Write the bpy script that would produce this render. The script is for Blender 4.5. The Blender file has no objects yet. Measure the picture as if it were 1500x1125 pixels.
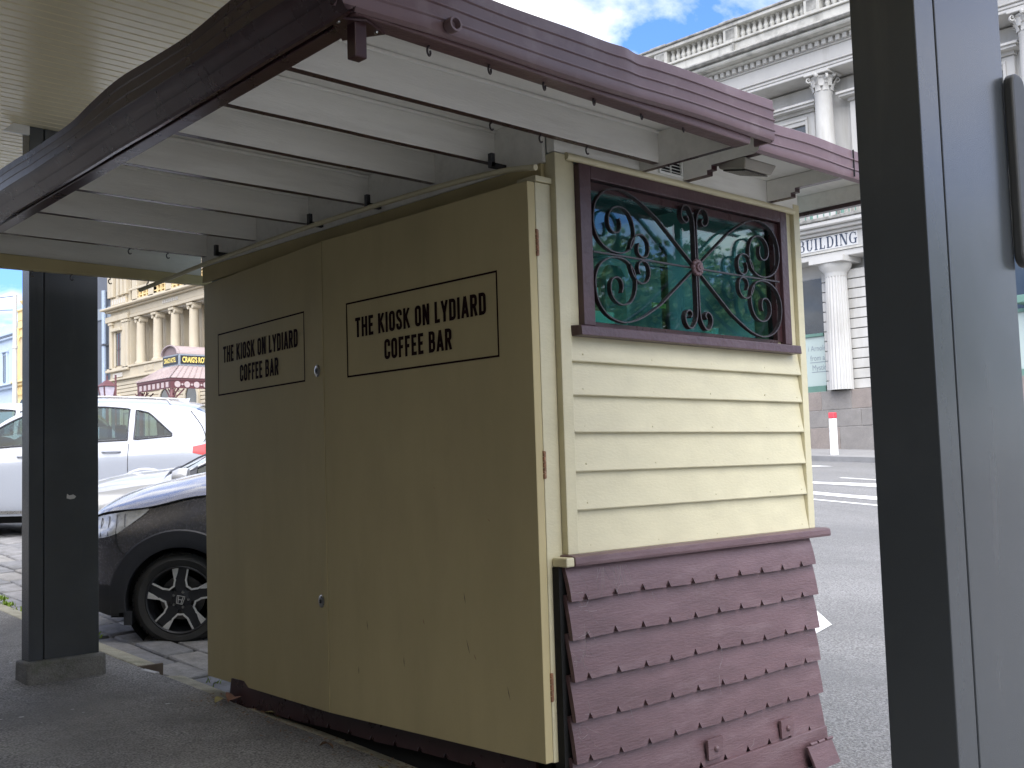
import bpy, bmesh, math, random
from mathutils import Vector, Matrix, Euler
random.seed(7)
R = math.radians
scene = bpy.context.scene
COL = scene.collection

# ------------------------------------------------------------------ camera
CAM_H = 1.40
F_PX, YAW, PITCH, ROLL = 1634.39, 0.7623, 0.0751, -0.0312
fwd = Vector((math.sin(YAW)*math.cos(PITCH), math.cos(YAW)*math.cos(PITCH), math.sin(PITCH)))
rgt = Vector((math.cos(YAW), -math.sin(YAW), 0))
upv = rgt.cross(fwd)
r2 = rgt*math.cos(ROLL) + upv*math.sin(ROLL)
u2 = -rgt*math.sin(ROLL) + upv*math.cos(ROLL)
cam = bpy.data.cameras.new('camera'); camo = bpy.data.objects.new('camera', cam); COL.objects.link(camo)
m = Matrix.Identity(4)
for i in range(3):
    m[i][0] = r2[i]; m[i][1] = u2[i]; m[i][2] = -fwd[i]
m[2][3] = CAM_H
camo.matrix_world = m
cam.sensor_fit = 'HORIZONTAL'; cam.sensor_width = 36; cam.lens = F_PX/1500*36
cam.clip_start = 0.05; cam.clip_end = 3000
scene.camera = camo

# ------------------------------------------------------------------ sky, sun, exposure
SUN_EL = R(50); SUN_DIR = Vector((-0.60*math.cos(SUN_EL), -0.80*math.cos(SUN_EL), math.sin(SUN_EL))).normalized()
world = bpy.data.worlds.new('World'); scene.world = world; world.use_nodes = True
nt = world.node_tree; N = nt.nodes; L = nt.links; N.clear()
out = N.new('ShaderNodeOutputWorld'); bg = N.new('ShaderNodeBackground'); bg.inputs['Strength'].default_value = 0.10
sky = N.new('ShaderNodeTexSky'); sky.sky_type = 'NISHITA'; sky.sun_disc = False
sky.sun_elevation = SUN_EL; sky.sun_rotation = math.atan2(SUN_DIR.x, SUN_DIR.y); sky.ozone_density = 2.0; sky.air_density = 0.9; sky.dust_density = 2.5
geo = N.new('ShaderNodeTexCoord')
sep = N.new('ShaderNodeSeparateXYZ'); L.new(geo.outputs['Generated'], sep.inputs[0])
addz = N.new('ShaderNodeMath'); addz.operation = 'ADD'; addz.inputs[1].default_value = 0.35; L.new(sep.outputs['Z'], addz.inputs[0])
mx = N.new('ShaderNodeMath'); mx.operation = 'MAXIMUM'; mx.inputs[1].default_value = 0.08; L.new(addz.outputs[0], mx.inputs[0])
dx = N.new('ShaderNodeMath'); dx.operation = 'DIVIDE'; L.new(sep.outputs['X'], dx.inputs[0]); L.new(mx.outputs[0], dx.inputs[1])
dy = N.new('ShaderNodeMath'); dy.operation = 'DIVIDE'; L.new(sep.outputs['Y'], dy.inputs[0]); L.new(mx.outputs[0], dy.inputs[1])
cmb = N.new('ShaderNodeCombineXYZ'); L.new(dx.outputs[0], cmb.inputs[0]); L.new(dy.outputs[0], cmb.inputs[1])
nz = N.new('ShaderNodeTexNoise'); nz.inputs['Scale'].default_value = 4.2; nz.inputs['Detail'].default_value = 9; nz.inputs['Roughness'].default_value = 0.55
nz.inputs['Distortion'].default_value = 0.25
mpv = N.new('ShaderNodeMapping'); mpv.inputs['Location'].default_value = (1.88, 0.57, 0); L.new(cmb.outputs[0], mpv.inputs[0]); L.new(mpv.outputs[0], nz.inputs['Vector'])
rp = N.new('ShaderNodeValToRGB'); rp.color_ramp.elements[0].position = 0.40; rp.color_ramp.elements[1].position = 0.60
L.new(nz.outputs['Fac'], rp.inputs[0])
nz2 = N.new('ShaderNodeTexNoise'); nz2.inputs['Scale'].default_value = 9; nz2.inputs['Detail'].default_value = 6; L.new(cmb.outputs[0], nz2.inputs['Vector'])
cr = N.new('ShaderNodeValToRGB')
cr.color_ramp.elements[0].position = 0.3; cr.color_ramp.elements[0].color = (3.3, 3.35, 3.5, 1)
cr.color_ramp.elements[1].position = 0.7; cr.color_ramp.elements[1].color = (5.6, 5.5, 5.35, 1)
L.new(nz2.outputs['Fac'], cr.inputs[0])
mixc = N.new('ShaderNodeMixRGB'); L.new(rp.outputs['Color'], mixc.inputs[0]); tn = N.new('ShaderNodeMixRGB'); tn.blend_type = 'MULTIPLY'; tn.inputs[0].default_value = 1; tn.inputs[2].default_value = (0.37, 0.54, 0.86, 1); L.new(sky.outputs[0], tn.inputs[1]); L.new(tn.outputs[0], mixc.inputs[1]); L.new(cr.outputs[0], mixc.inputs[2])
L.new(mixc.outputs[0], bg.inputs[0]); L.new(bg.outputs[0], out.inputs[0])

sl = bpy.data.lights.new('sun', 'SUN'); sl.energy = 1.5; sl.angle = R(85); sl.color = (1.0, 0.94, 0.85)
so = bpy.data.objects.new('sun', sl); COL.objects.link(so)
so.rotation_euler = SUN_DIR.to_track_quat('Z', 'Y').to_euler()

scene.view_settings.view_transform = 'Standard'; scene.view_settings.look = 'None'
scene.view_settings.gamma = 1; scene.view_settings.exposure = 2.15
try: scene.view_settings.use_curve_mapping = False
except Exception: pass
scene.cycles.max_bounces = 10; scene.cycles.diffuse_bounces = 6; scene.cycles.transparent_max_bounces = 12
scene.cycles.use_denoising = True

# ------------------------------------------------------------------ materials
MATS = {}
def mat(name, col, rough=0.6, var=0.12, scale=6.0, bump=0.0, bscale=60.0, metal=0.0, spec=0.5, stain=None, stain_amt=0.0, stain_scale=1.5, coat=0.0, stretch=(1,1,1), fine=0.0, fscale=200.0):
    if name in MATS: return MATS[name]
    mt = bpy.data.materials.new(name); MATS[name] = mt; mt.use_nodes = True
    t = mt.node_tree; n = t.nodes; l = t.links
    b = n['Principled BSDF']; b.inputs['Roughness'].default_value = rough; b.inputs['Metallic'].default_value = metal
    b.inputs['Specular IOR Level'].default_value = spec
    if coat: b.inputs['Coat Weight'].default_value = coat; b.inputs['Coat Roughness'].default_value = 0.04
    tc = n.new('ShaderNodeTexCoord'); mp = n.new('ShaderNodeMapping'); mp.inputs['Scale'].default_value = stretch
    l.new(tc.outputs['Object'], mp.inputs[0])
    nn = n.new('ShaderNodeTexNoise'); nn.inputs['Scale'].default_value = scale; nn.inputs['Detail'].default_value = 6; nn.inputs['Roughness'].default_value = 0.6
    l.new(mp.outputs[0], nn.inputs['Vector'])
    rr = n.new('ShaderNodeValToRGB'); e = rr.color_ramp.elements
    e[0].position = 0.3; e[1].position = 0.7
    e[0].color = tuple(c*(1-var) for c in col)+(1,); e[1].color = tuple(min(1, c*(1+var)) for c in col)+(1,)
    l.new(nn.outputs['Fac'], rr.inputs[0]); cur = rr.outputs[0]
    if fine:
        fn = n.new('ShaderNodeTexNoise'); fn.inputs['Scale'].default_value = fscale; fn.inputs['Detail'].default_value = 3
        l.new(mp.outputs[0], fn.inputs['Vector'])
        fr = n.new('ShaderNodeValToRGB'); fr.color_ramp.elements[0].position = 0.33; fr.color_ramp.elements[1].position = 0.67
        fr.color_ramp.elements[0].color = (1-fine,)*3+(1,); fr.color_ramp.elements[1].color = (1+fine,)*3+(1,)
        l.new(fn.outputs['Fac'], fr.inputs[0])
        mm = n.new('ShaderNodeMixRGB'); mm.blend_type = 'MULTIPLY'; mm.inputs[0].default_value = 1
        l.new(cur, mm.inputs[1]); l.new(fr.outputs[0], mm.inputs[2]); cur = mm.outputs[0]
    if stain:
        sn = n.new('ShaderNodeTexNoise'); sn.inputs['Scale'].default_value = stain_scale; sn.inputs['Detail'].default_value = 8; sn.inputs['Roughness'].default_value = 0.65
        l.new(mp.outputs[0], sn.inputs['Vector'])
        sr = n.new('ShaderNodeValToRGB'); sr.color_ramp.elements[0].position = 0.52; sr.color_ramp.elements[1].position = 0.72
        sr.color_ramp.elements[0].color = (0,0,0,1); sr.color_ramp.elements[1].color = (stain_amt,)*3+(1,)
        l.new(sn.outputs['Fac'], sr.inputs[0])
        ms = n.new('ShaderNodeMixRGB'); l.new(sr.outputs[0], ms.inputs[0]); l.new(cur, ms.inputs[1]); ms.inputs[2].default_value = tuple(stain)+(1,); cur = ms.outputs[0]
    l.new(cur, b.inputs['Base Color'])
    rm = n.new('ShaderNodeMapRange'); rm.inputs['To Min'].default_value = max(0.02, rough*0.85); rm.inputs['To Max'].default_value = min(1, rough*1.15)
    l.new(nn.outputs['Fac'], rm.inputs['Value']); l.new(rm.outputs[0], b.inputs['Roughness'])
    if bump:
        bn = n.new('ShaderNodeTexNoise'); bn.inputs['Scale'].default_value = bscale; bn.inputs['Detail'].default_value = 4
        l.new(mp.outputs[0], bn.inputs['Vector'])
        bb = n.new('ShaderNodeBump'); bb.inputs['Strength'].default_value = bump; bb.inputs['Distance'].default_value = 0.02
        l.new(bn.outputs['Fac'], bb.inputs['Height']); l.new(bb.outputs[0], b.inputs['Normal'])
    return mt

def glass(name, tint, gloss=1.0, rough=0.0, ior=1.5, minr=0.0):
    mt = bpy.data.materials.new(name); MATS[name] = mt; mt.use_nodes = True
    t = mt.node_tree; n = t.nodes; l = t.links; n.clear()
    o = n.new('ShaderNodeOutputMaterial'); tr = n.new('ShaderNodeBsdfTransparent'); tr.inputs[0].default_value = tuple(tint)+(1,)
    gl = n.new('ShaderNodeBsdfGlossy'); gl.inputs['Roughness'].default_value = rough; gl.inputs[0].default_value = (0.95, 1, 1, 1)
    lw = n.new('ShaderNodeLayerWeight'); lw.inputs['Blend'].default_value = .5
    pw = n.new('ShaderNodeMath'); pw.operation = 'POWER'; pw.inputs[1].default_value = 4.5; l.new(lw.outputs['Facing'], pw.inputs[0])
    ad = n.new('ShaderNodeMath'); ad.operation = 'MULTIPLY_ADD'; ad.inputs[1].default_value = gloss; ad.inputs[2].default_value = .04+minr; ad.use_clamp = True
    l.new(pw.outputs[0], ad.inputs[0])
    mx = n.new('ShaderNodeMixShader'); l.new(ad.outputs[0], mx.inputs[0]); l.new(tr.outputs[0], mx.inputs[1]); l.new(gl.outputs[0], mx.inputs[2])
    l.new(mx.outputs[0], o.inputs[0]); return mt

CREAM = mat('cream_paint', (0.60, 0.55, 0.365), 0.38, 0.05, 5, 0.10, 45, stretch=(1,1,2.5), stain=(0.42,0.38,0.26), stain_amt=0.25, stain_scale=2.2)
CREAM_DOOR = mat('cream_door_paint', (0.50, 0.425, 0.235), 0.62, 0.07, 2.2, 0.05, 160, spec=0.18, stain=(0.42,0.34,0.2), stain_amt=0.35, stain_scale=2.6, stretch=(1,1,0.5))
WHITE_P = mat('white_timber_paint', (0.78, 0.775, 0.735), 0.5, 0.05, 7, 0.15, 60, stretch=(0.4,3,3), stain=(0.4,0.38,0.33), stain_amt=0.3, stain_scale=3)
PURPLE = mat('plum_paint', (0.128, 0.074, 0.079), 0.42, 0.15, 7, 0.2, 50, stretch=(0.6,1,3), stain=(0.185,0.135,0.14), stain_amt=0.45, stain_scale=3.5)
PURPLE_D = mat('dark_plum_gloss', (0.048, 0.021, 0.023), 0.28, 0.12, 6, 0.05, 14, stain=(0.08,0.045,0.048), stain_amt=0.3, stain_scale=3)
PURPLE_M = mat('plum_sheet_metal', (0.160, 0.102, 0.111), 0.36, 0.10, 3, 0.10, 9, stain=(0.30,0.25,0.255), stain_amt=0.35, stain_scale=6)
PURPLE_SHADED = mat('plum_paint_shaded', (0.075, 0.040, 0.046), 0.35, 0.15, 7, 0.15, 40, stain=(0.11,0.075,0.08), stain_amt=0.4, stain_scale=4)  # same plum paint, darkened for the lower light at the window
IRON = mat('wrought_iron_paint', (0.034, 0.025, 0.028), 0.35, 0.15, 20, 0.2, 80)
POST = mat('charcoal_gloss_paint', (0.052, 0.058, 0.063), 0.24, 0.06, 2.5, 0.03, 6, spec=0.8, stain=(0.075,0.08,0.085), stain_amt=0.5, stain_scale=1.6)
POST_BOX = mat('charcoal_plastic', (0.045, 0.047, 0.047), 0.5, 0.1, 8)
BLACK = mat('black_gap', (0.008, 0.008, 0.008), 0.9, 0.1)
CONC = mat('mossy_concrete', (0.17, 0.165, 0.15), 0.9, 0.3, 9, 0.5, 70, stain=(0.07,0.085,0.03), stain_amt=0.7, stain_scale=3.5, fine=0.2, fscale=160)
PAVE = mat('footpath_asphalt', (0.275, 0.265, 0.245), 0.88, 0.22, 1.4, 1.0, 110, fine=0.6, fscale=95, stain=(0.36,0.345,0.30), stain_amt=0.55, stain_scale=1.3)
ROAD = mat('road_asphalt', (0.205, 0.203, 0.20), 0.9, 0.12, 0.5, 0.9, 90, fine=0.45, fscale=62, stain=(0.19,0.19,0.19), stain_amt=0.5, stain_scale=0.35)
BLUE = [mat('bluestone_%s' % n_, c, 0.75, 0.28, 7, 0.55, 45, fine=0.15, fscale=220, stain=(0.1,0.095,0.075), stain_amt=0.5, stain_scale=6) for n_, c in (('a', (0.20,0.20,0.204)), ('b', (0.235,0.23,0.228)), ('c', (0.26,0.25,0.235)))]
KERB = mat('kerb_stone', (0.34, 0.32, 0.24), 0.9, 0.22, 8, 0.5, 80, fine=0.2, stain=(0.13,0.13,0.055), stain_amt=0.6, stain_scale=5)
CEIL = mat('ceiling_cream_gloss', (0.92, 0.82, 0.54), 0.25, 0.04, 3, 0.04, 12, stain=(0.8,0.71,0.47), stain_amt=0.4, stain_scale=1.2)
LINE = mat('road_paint_white', (0.75, 0.75, 0.73), 0.7, 0.08, 12, 0.3, 100, stain=(0.3,0.3,0.3), stain_amt=0.6, stain_scale=5)
WSTONE = mat('white_painted_stone', (0.48, 0.47, 0.445), 0.75, 0.07, 1.2, 0.2, 14, stain=(0.30,0.285,0.25), stain_amt=0.55, stain_scale=0.9, stretch=(1,1,0.35))
WSTONE2 = mat('weathered_stone', (0.46, 0.45, 0.41), 0.85, 0.2, 1.5, 0.3, 16, stain=(0.16,0.155,0.14), stain_amt=0.75, stain_scale=1.1)
DSTONE = mat('cornice_lichen_stone', (0.25, 0.245, 0.225), 0.9, 0.45, 4, 0.3, 16, stain=(0.07,0.07,0.065), stain_amt=0.7, stain_scale=2.5)
PLINTH = [mat('plinth_granite_%s' % n_, c, 0.8, 0.14, 3, 0.2, 30, fine=0.12, fscale=60) for n_, c in (('a', (0.19,0.165,0.148)), ('b', (0.225,0.193,0.172)), ('c', (0.21,0.196,0.182)))]
HOTEL = mat('hotel_cream_stucco', (0.47, 0.41, 0.305), 0.8, 0.06, 0.7, 0.1, 8, stain=(0.5,0.4,0.25), stain_amt=0.4, stain_scale=0.6)
HOTEL2 = mat('hotel_loggia_wall', (0.50, 0.47, 0.42), 0.85, 0.06, 0.7)
ORANGE = mat('hotel_ochre_stain', (0.66, 0.50, 0.25), 0.85, 0.15, 2)
YELLOW = mat('yellow_stucco', (0.72, 0.56, 0.28), 0.8, 0.08, 0.8)
BLUEG = mat('pale_blue_render', (0.45, 0.53, 0.64), 0.8, 0.05, 0.8)
DGREY = mat('dark_cladding', (0.10, 0.11, 0.13), 0.6, 0.1, 1)
MAROON = mat('maroon_paint', (0.105, 0.035, 0.038), 0.5, 0.15, 5)
PINKROOF = mat('pink_grey_roof_iron', (0.33, 0.265, 0.255), 0.5, 0.12, 3, stretch=(1,6,1))
SIGNBLK = mat('sign_black', (0.015, 0.015, 0.018), 0.4, 0.1)
GOLD = mat('sign_gold', (0.78, 0.62, 0.16), 0.4, 0.05)
SIGNGRY = mat('sign_frame_grey', (0.22, 0.25, 0.28), 0.5, 0.1)
NAVY = mat('navy_letters', (0.035, 0.05, 0.085), 0.6, 0.05)
LETTER = mat('sign_vinyl_maroon', (0.02, 0.007, 0.008), 0.7, 0.05, spec=0.05)
GREEN = mat('sea_green_paint', (0.11, 0.21, 0.17), 0.5, 0.08, 3)
PANEL = mat('pale_green_panel', (0.40, 0.47, 0.44), 0.35, 0.03, 1)
DKGLASS = mat('dark_window_glass', (0.035, 0.04, 0.042), 0.04, 0.5, 0.7, 0.06, 1.5, spec=0.9)
ROOFGREY = mat('grey_roof', (0.2, 0.2, 0.2), 0.6, 0.1)
RUST = mat('rusty_hinge', (0.26, 0.13, 0.07), 0.7, 0.4, 60, 0.3, 120, stain=(0.5,0.45,0.33), stain_amt=0.8, stain_scale=40)
CHROME = mat('worn_chrome', (0.45, 0.44, 0.42), 0.28, 0.1, 30, metal=1.0)
INNER = mat('kiosk_inner_wall', (0.66, 0.76, 0.72), 0.7, 0.1, 3)
PLYGREEN = mat('mint_card', (0.50, 0.80, 0.70), 0.6, 0.03)
BROWNC = mat('brown_poster', (0.25, 0.11, 0.07), 0.6, 0.1, 10)
WHITEC = mat('white_card', (0.8, 0.82, 0.8), 0.5, 0.03)
GLASS = glass('teal_window_glass', (0.50, 0.76, 0.74), 1.5, 0.02, 1.5, 0.03)
CARGLASS = glass('car_glass', (0.42, 0.53, 0.51), 1.0, 0.0, 1.5, -0.012)
def carpaint(name, col, metal, rough=0.3):
    return mat(name, col, rough, 0.02, 60, 0, metal=metal, coat=0.8, spec=0.5)
CAR_WHITE = carpaint('white_car_paint', (0.36, 0.38, 0.42), 0.0)
CAR_WHITE2 = carpaint('warm_white_car_paint', (0.42, 0.42, 0.415), 0.0)
CAR_GREY = carpaint('graphite_car_paint', (0.20, 0.193, 0.205), 0.65, 0.27)
CLAD = mat('black_plastic_cladding', (0.035, 0.036, 0.042), 0.55, 0.1, 30, 0.05, 200)
TYRE = mat('tyre_rubber', (0.045, 0.043, 0.041), 0.8, 0.2, 12, 0.1, 90)
ALLOY = mat('machined_alloy', (0.85, 0.83, 0.79), 0.5, 0.05, 40, metal=0.1)
ALLOY_D = mat('dark_alloy', (0.055, 0.055, 0.06), 0.38, 0.1, 20, metal=0.4)
LAMP = mat('headlamp_chrome', (0.55, 0.56, 0.57), 0.25, 0.3, 30, metal=0.5)
LAMPG = glass('headlamp_lens', (0.92, 0.94, 0.95), 1.3, 0.0, 1.45, 0.05)
REDL = mat('tail_lamp_red', (0.50, 0.012, 0.015), 0.3, 0.35, 25, coat=.2)
SEAT = mat('car_seat_fabric', (0.10, 0.10, 0.10), 0.9, 0.1, 20)
LEAF = [mat('dry_leaf_%s' % n_, c, 0.8, 0.25, 40) for n_, c in (('a', (0.22,0.13,0.07)), ('b', (0.33,0.29,0.12)), ('c', (0.28,0.15,0.10)))]
GRASS = mat('weed_green', (0.22, 0.34, 0.03), 0.7, 0.25, 20)
GUM = mat('gum_spot', (0.46, 0.45, 0.43), 0.8, 0.2, 20)
BARK = mat('tree_bark', (0.13, 0.10, 0.075), 0.9, 0.3, 8, 0.4, 20)
FOL = [mat('foliage_%s' % n_, c, 0.6, 0.3, 3) for n_, c in (('a', (0.075,0.13,0.025)), ('b', (0.11,0.17,0.035)))]
SHOPW = mat('shop_render', (0.06, 0.055, 0.05), 0.8, 0.1, 2)
WIRE = mat('overhead_wire', (0.06, 0.06, 0.065), 0.6, 0.1)
GALV = mat('pale_steel_pole', (0.52, 0.50, 0.46), 0.5, 0.08, 2)
REDP = mat('bollard_red', (0.62, 0.07, 0.09), 0.5, 0.1)

# ------------------------------------------------------------------ mesh helpers
class MB:
    def __init__(s): s.v = []; s.f = []; s.mi = []; s.m = 0
    def add(s, vs, fs):
        o = len(s.v); s.v += [tuple(p) for p in vs]
        for f in fs: s.f.append([i+o for i in f]); s.mi.append(s.m)
        return s
    def box(s, x0, x1, y0, y1, z0, z1):
        if x0 > x1: x0, x1 = x1, x0
        if y0 > y1: y0, y1 = y1, y0
        if z0 > z1: z0, z1 = z1, z0
        v = [(x0,y0,z0),(x1,y0,z0),(x1,y1,z0),(x0,y1,z0),(x0,y0,z1),(x1,y0,z1),(x1,y1,z1),(x0,y1,z1)]
        return s.add(v, [(0,3,2,1),(4,5,6,7),(0,1,5,4),(1,2,6,5),(2,3,7,6),(3,0,4,7)])
    def hexa(s, v): return s.add(v, [(0,3,2,1),(4,5,6,7),(0,1,5,4),(1,2,6,5),(2,3,7,6),(3,0,4,7)])
    def prism(s, poly, ax, a, b):
        """extrude a 2D polygon along axis ax from a to b; poly coordinates are the other two axes in xyz order"""
        def P(p, t): 
            q = [0,0,0]; o = [i for i in range(3) if i != ax]; q[o[0]] = p[0]; q[o[1]] = p[1]; q[ax] = t; return q
        n = len(poly); v = [P(p, a) for p in poly]+[P(p, b) for p in poly]
        f = [tuple(range(n))[::-1], tuple(range(n, 2*n))]+[(i, (i+1) % n, n+(i+1) % n, n+i) for i in range(n)]
        return s.add(v, f)
    def sheet(s, prof, ax, ts, fn=None):
        """open profile (2D pts) swept along axis ax at parameters ts; fn(p3,t) may displace"""
        o = [i for i in range(3) if i != ax]; v = []
        for t in ts:
            for p in prof:
                q = [0,0,0]; q[o[0]] = p[0]; q[o[1]] = p[1]; q[ax] = t
                if fn: q = fn(q, t)
                v.append(q)
        n = len(prof); f = []
        for i in range(len(ts)-1):
            for j in range(n-1): f.append((i*n+j, i*n+j+1, (i+1)*n+j+1, (i+1)*n+j))
        return s.add(v, f)
    def grid(s, xs, ys, fn):
        v = [fn(x, y) for x in xs for y in ys]; n = len(ys)
        return s.add(v, [(i*n+j, (i+1)*n+j, (i+1)*n+j+1, i*n+j+1) for i in range(len(xs)-1) for j in range(n-1)])
    def lathe(s, prof, c, n=24, axis=2, a0=0, a1=2*math.pi, caps=True):
        """prof: (radius, height) along axis through c"""
        closed = abs(a1-a0-2*math.pi) < 1e-6; k = n if closed else n+1; v = []
        for r_, h in prof:
            for i in range(k):
                a = a0+(a1-a0)*i/n; p = [0,0,0]; o = [j for j in range(3) if j != axis]
                p[o[0]] = r_*math.cos(a); p[o[1]] = r_*math.sin(a); p[axis] = h
                v.append((p[0]+c[0], p[1]+c[1], p[2]+c[2]))
        f = []
        for i in range(len(prof)-1):
            for j in range(k if closed else n): f.append((i*k+j, i*k+(j+1) % k, (i+1)*k+(j+1) % k, (i+1)*k+j))
        if closed and caps:
            if prof[0][0] > 1e-5: f.append(tuple(range(k))[::-1])
            if prof[-1][0] > 1e-5: f.append(tuple(range((len(prof)-1)*k, len(prof)*k)))
        return s.add(v, f)
    def tube(s, pts, r_, n=8, cap=True):
        pts = [Vector(p) for p in pts]; k = len(pts); v = []
        rr = r_ if isinstance(r_, (list, tuple)) else [r_]*k
        d0 = (pts[1]-pts[0]).normalized(); ref = Vector((0,0,1)) if abs(d0.z) < 0.9 else Vector((1,0,0))
        nx = d0.cross(ref).normalized()
        for i in range(k):
            d = (pts[min(i+1, k-1)]-pts[max(i-1, 0)]).normalized()
            nx = (nx-d*nx.dot(d)).normalized(); ny = d.cross(nx)
            for j in range(n):
                a = 2*math.pi*j/n; v.append(pts[i]+(nx*math.cos(a)+ny*math.sin(a))*rr[i])
        f = [(i*n+j, i*n+(j+1) % n, (i+1)*n+(j+1) % n, (i+1)*n+j) for i in range(k-1) for j in range(n)]
        if cap: f += [tuple(range(n))[::-1], tuple(range((k-1)*n, k*n))]
        return s.add(v, f)
    def ribbon(s, pts2, to3, th, dp):
        """flat bar following pts2 in a plane; to3(u,v,w) maps to space, th = in-plane thickness, dp = depth (w from 0 to dp)"""
        k = len(pts2); v = []
        for i in range(k):
            a = pts2[max(i-1, 0)]; b = pts2[min(i+1, k-1)]
            tx, ty = b[0]-a[0], b[1]-a[1]; ln = math.hypot(tx, ty) or 1; nx, ny = -ty/ln*th/2, tx/ln*th/2
            p = pts2[i]
            for (sx, w) in ((1,0),(1,dp),(-1,dp),(-1,0)): v.append(to3(p[0]+nx*sx, p[1]+ny*sx, w))
        f = []
        for i in range(k-1):
            for j in range(4): f.append((i*4+j, i*4+(j+1) % 4, (i+1)*4+(j+1) % 4, (i+1)*4+j))
        f += [(3,2,1,0), tuple(range((k-1)*4, k*4))]
        return s.add(v, f)

WM = {}
def link(name, data, parent=None, local=False, loc=None, mw=None):
    o = bpy.data.objects.new(name, data); COL.objects.link(o)
    W = Matrix.Identity(4)
    if mw is not None: W = mw
    elif loc is not None: W = Matrix.Translation(loc)
    if parent is not None:
        o.parent = parent
        if local:
            o.matrix_basis = W; W = WM[parent] @ W
        else:
            o.matrix_parent_inverse = WM[parent].inverted(); o.matrix_basis = W
    else: o.matrix_basis = W
    WM[o] = W
    return o
def build(name, mb, mats, parent=None, bevel=0.0, smooth=0, local=False, loc=None, mw=None, kind=None, seg=2):
    me = bpy.data.meshes.new(name); me.from_pydata(mb.v, [], mb.f)
    mats = mats if isinstance(mats, (list, tuple)) else [mats]
    for x in mats: me.materials.append(x)
    if len(mats) > 1:
        for p, i in zip(me.polygons, mb.mi): p.material_index = i
    me.update()
    bm_ = bmesh.new(); bm_.from_mesh(me); bmesh.ops.recalc_face_normals(bm_, faces=bm_.faces); bm_.to_mesh(me); bm_.free()
    if smooth:
        for p in me.polygons: p.use_smooth = True
        me.set_sharp_from_angle(angle=R(smooth))
    o = link(name, me, parent, local, loc, mw)
    if bevel:
        bv = o.modifiers.new('bevel', 'BEVEL'); bv.width = bevel; bv.segments = seg; bv.limit_method = 'ANGLE'; bv.angle_limit = R(40)
    if kind: o['kind'] = kind
    return o
def empty(name, loc, label, cat, group=None, mw=None):
    o = link(name, None, None, False, loc, mw); o.empty_display_size = 0.2
    o['label'] = label; o['category'] = cat
    if group: o['group'] = group
    return o
def tag(o, label, cat, group=None):
    o['label'] = label; o['category'] = cat
    if group: o['group'] = group
    return o
def dup(o, parent, d):
    """copy of a part, shifted by d in world axes"""
    c = o.copy(); COL.objects.link(c); c.parent = parent
    if parent is not None: c.matrix_parent_inverse = WM[parent].inverted()
    W = Matrix.Translation(d) @ WM[o]; c.matrix_basis = W; WM[c] = W
    return c
def cat_rom(pts, n=8):
    P = [pts[0]]+list(pts)+[pts[-1]]; o = []
    for i in range(1, len(P)-2):
        for k in range(n):
            t = k/n; a, b, c, d = P[i-1], P[i], P[i+1], P[i+2]
            o.append(tuple(0.5*((2*b[j])+(-a[j]+c[j])*t+(2*a[j]-5*b[j]+4*c[j]-d[j])*t*t+(-a[j]+3*b[j]-3*c[j]+d[j])*t**3) for j in range(len(b))))
    o.append(tuple(pts[-1])); return o
def interp(tab, x):
    if x <= tab[0][0]: return tab[0][1]
    for (a, va), (b, vb) in zip(tab, tab[1:]):
        if x <= b:
            t = (x-a)/(b-a); return va+(vb-va)*t
    return tab[-1][1]
def frange(a, b, st):
    n = max(1, int(round(abs(b-a)/st))); return [a+(b-a)*i/n for i in range(n+1)]

# ------------------------------------------------------------------ terrain heights (the street climbs away along +Y and has crossfall along +X)
GT = [(-60,-2.6),(-20,-1.25),(2,-0.092),(4.5,0.07),(7,0.232),(8.5,0.335),(11,0.545),(14,0.80),(17,0.96),(20,1.1),(60,1.7),(200,3.0)]
def g(y): return interp(GT, y)
def road_z(x, y): return g(y)-0.10+0.0235*(min(x, 26.2)-3.6) - 0.02*max(0, 3.9-x)
def far_z(x, y): return road_z(26.2, y)+0.13+0.05*(x-26.2)

def fbm(x, y, s=1.0):
    return (math.sin(x*s*2.1+1.3*math.sin(y*s*1.7))+math.sin(y*s*2.7+1.1*math.sin(x*s*1.9+2)))*0.5

def smooth_tab(p, n=6):
    """monotone cubic through (x, v) points"""
    d = [(b[1]-a[1])/(b[0]-a[0]) for a, b in zip(p, p[1:])]
    m_ = [d[0]]+[0 if a*b <= 0 else 2*a*b/(a+b) for a, b in zip(d, d[1:])]+[d[-1]]
    o = []
    for i in range(len(p)-1):
        h = p[i+1][0]-p[i][0]
        for k in range(n):
            t = k/n; o.append((p[i][0]+h*t, (2*t**3-3*t*t+1)*p[i][1]+(t**3-2*t*t+t)*h*m_[i]+(-2*t**3+3*t*t)*p[i+1][1]+(t**3-t*t)*h*m_[i+1]))
    o.append(tuple(p[-1])); return o

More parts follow.
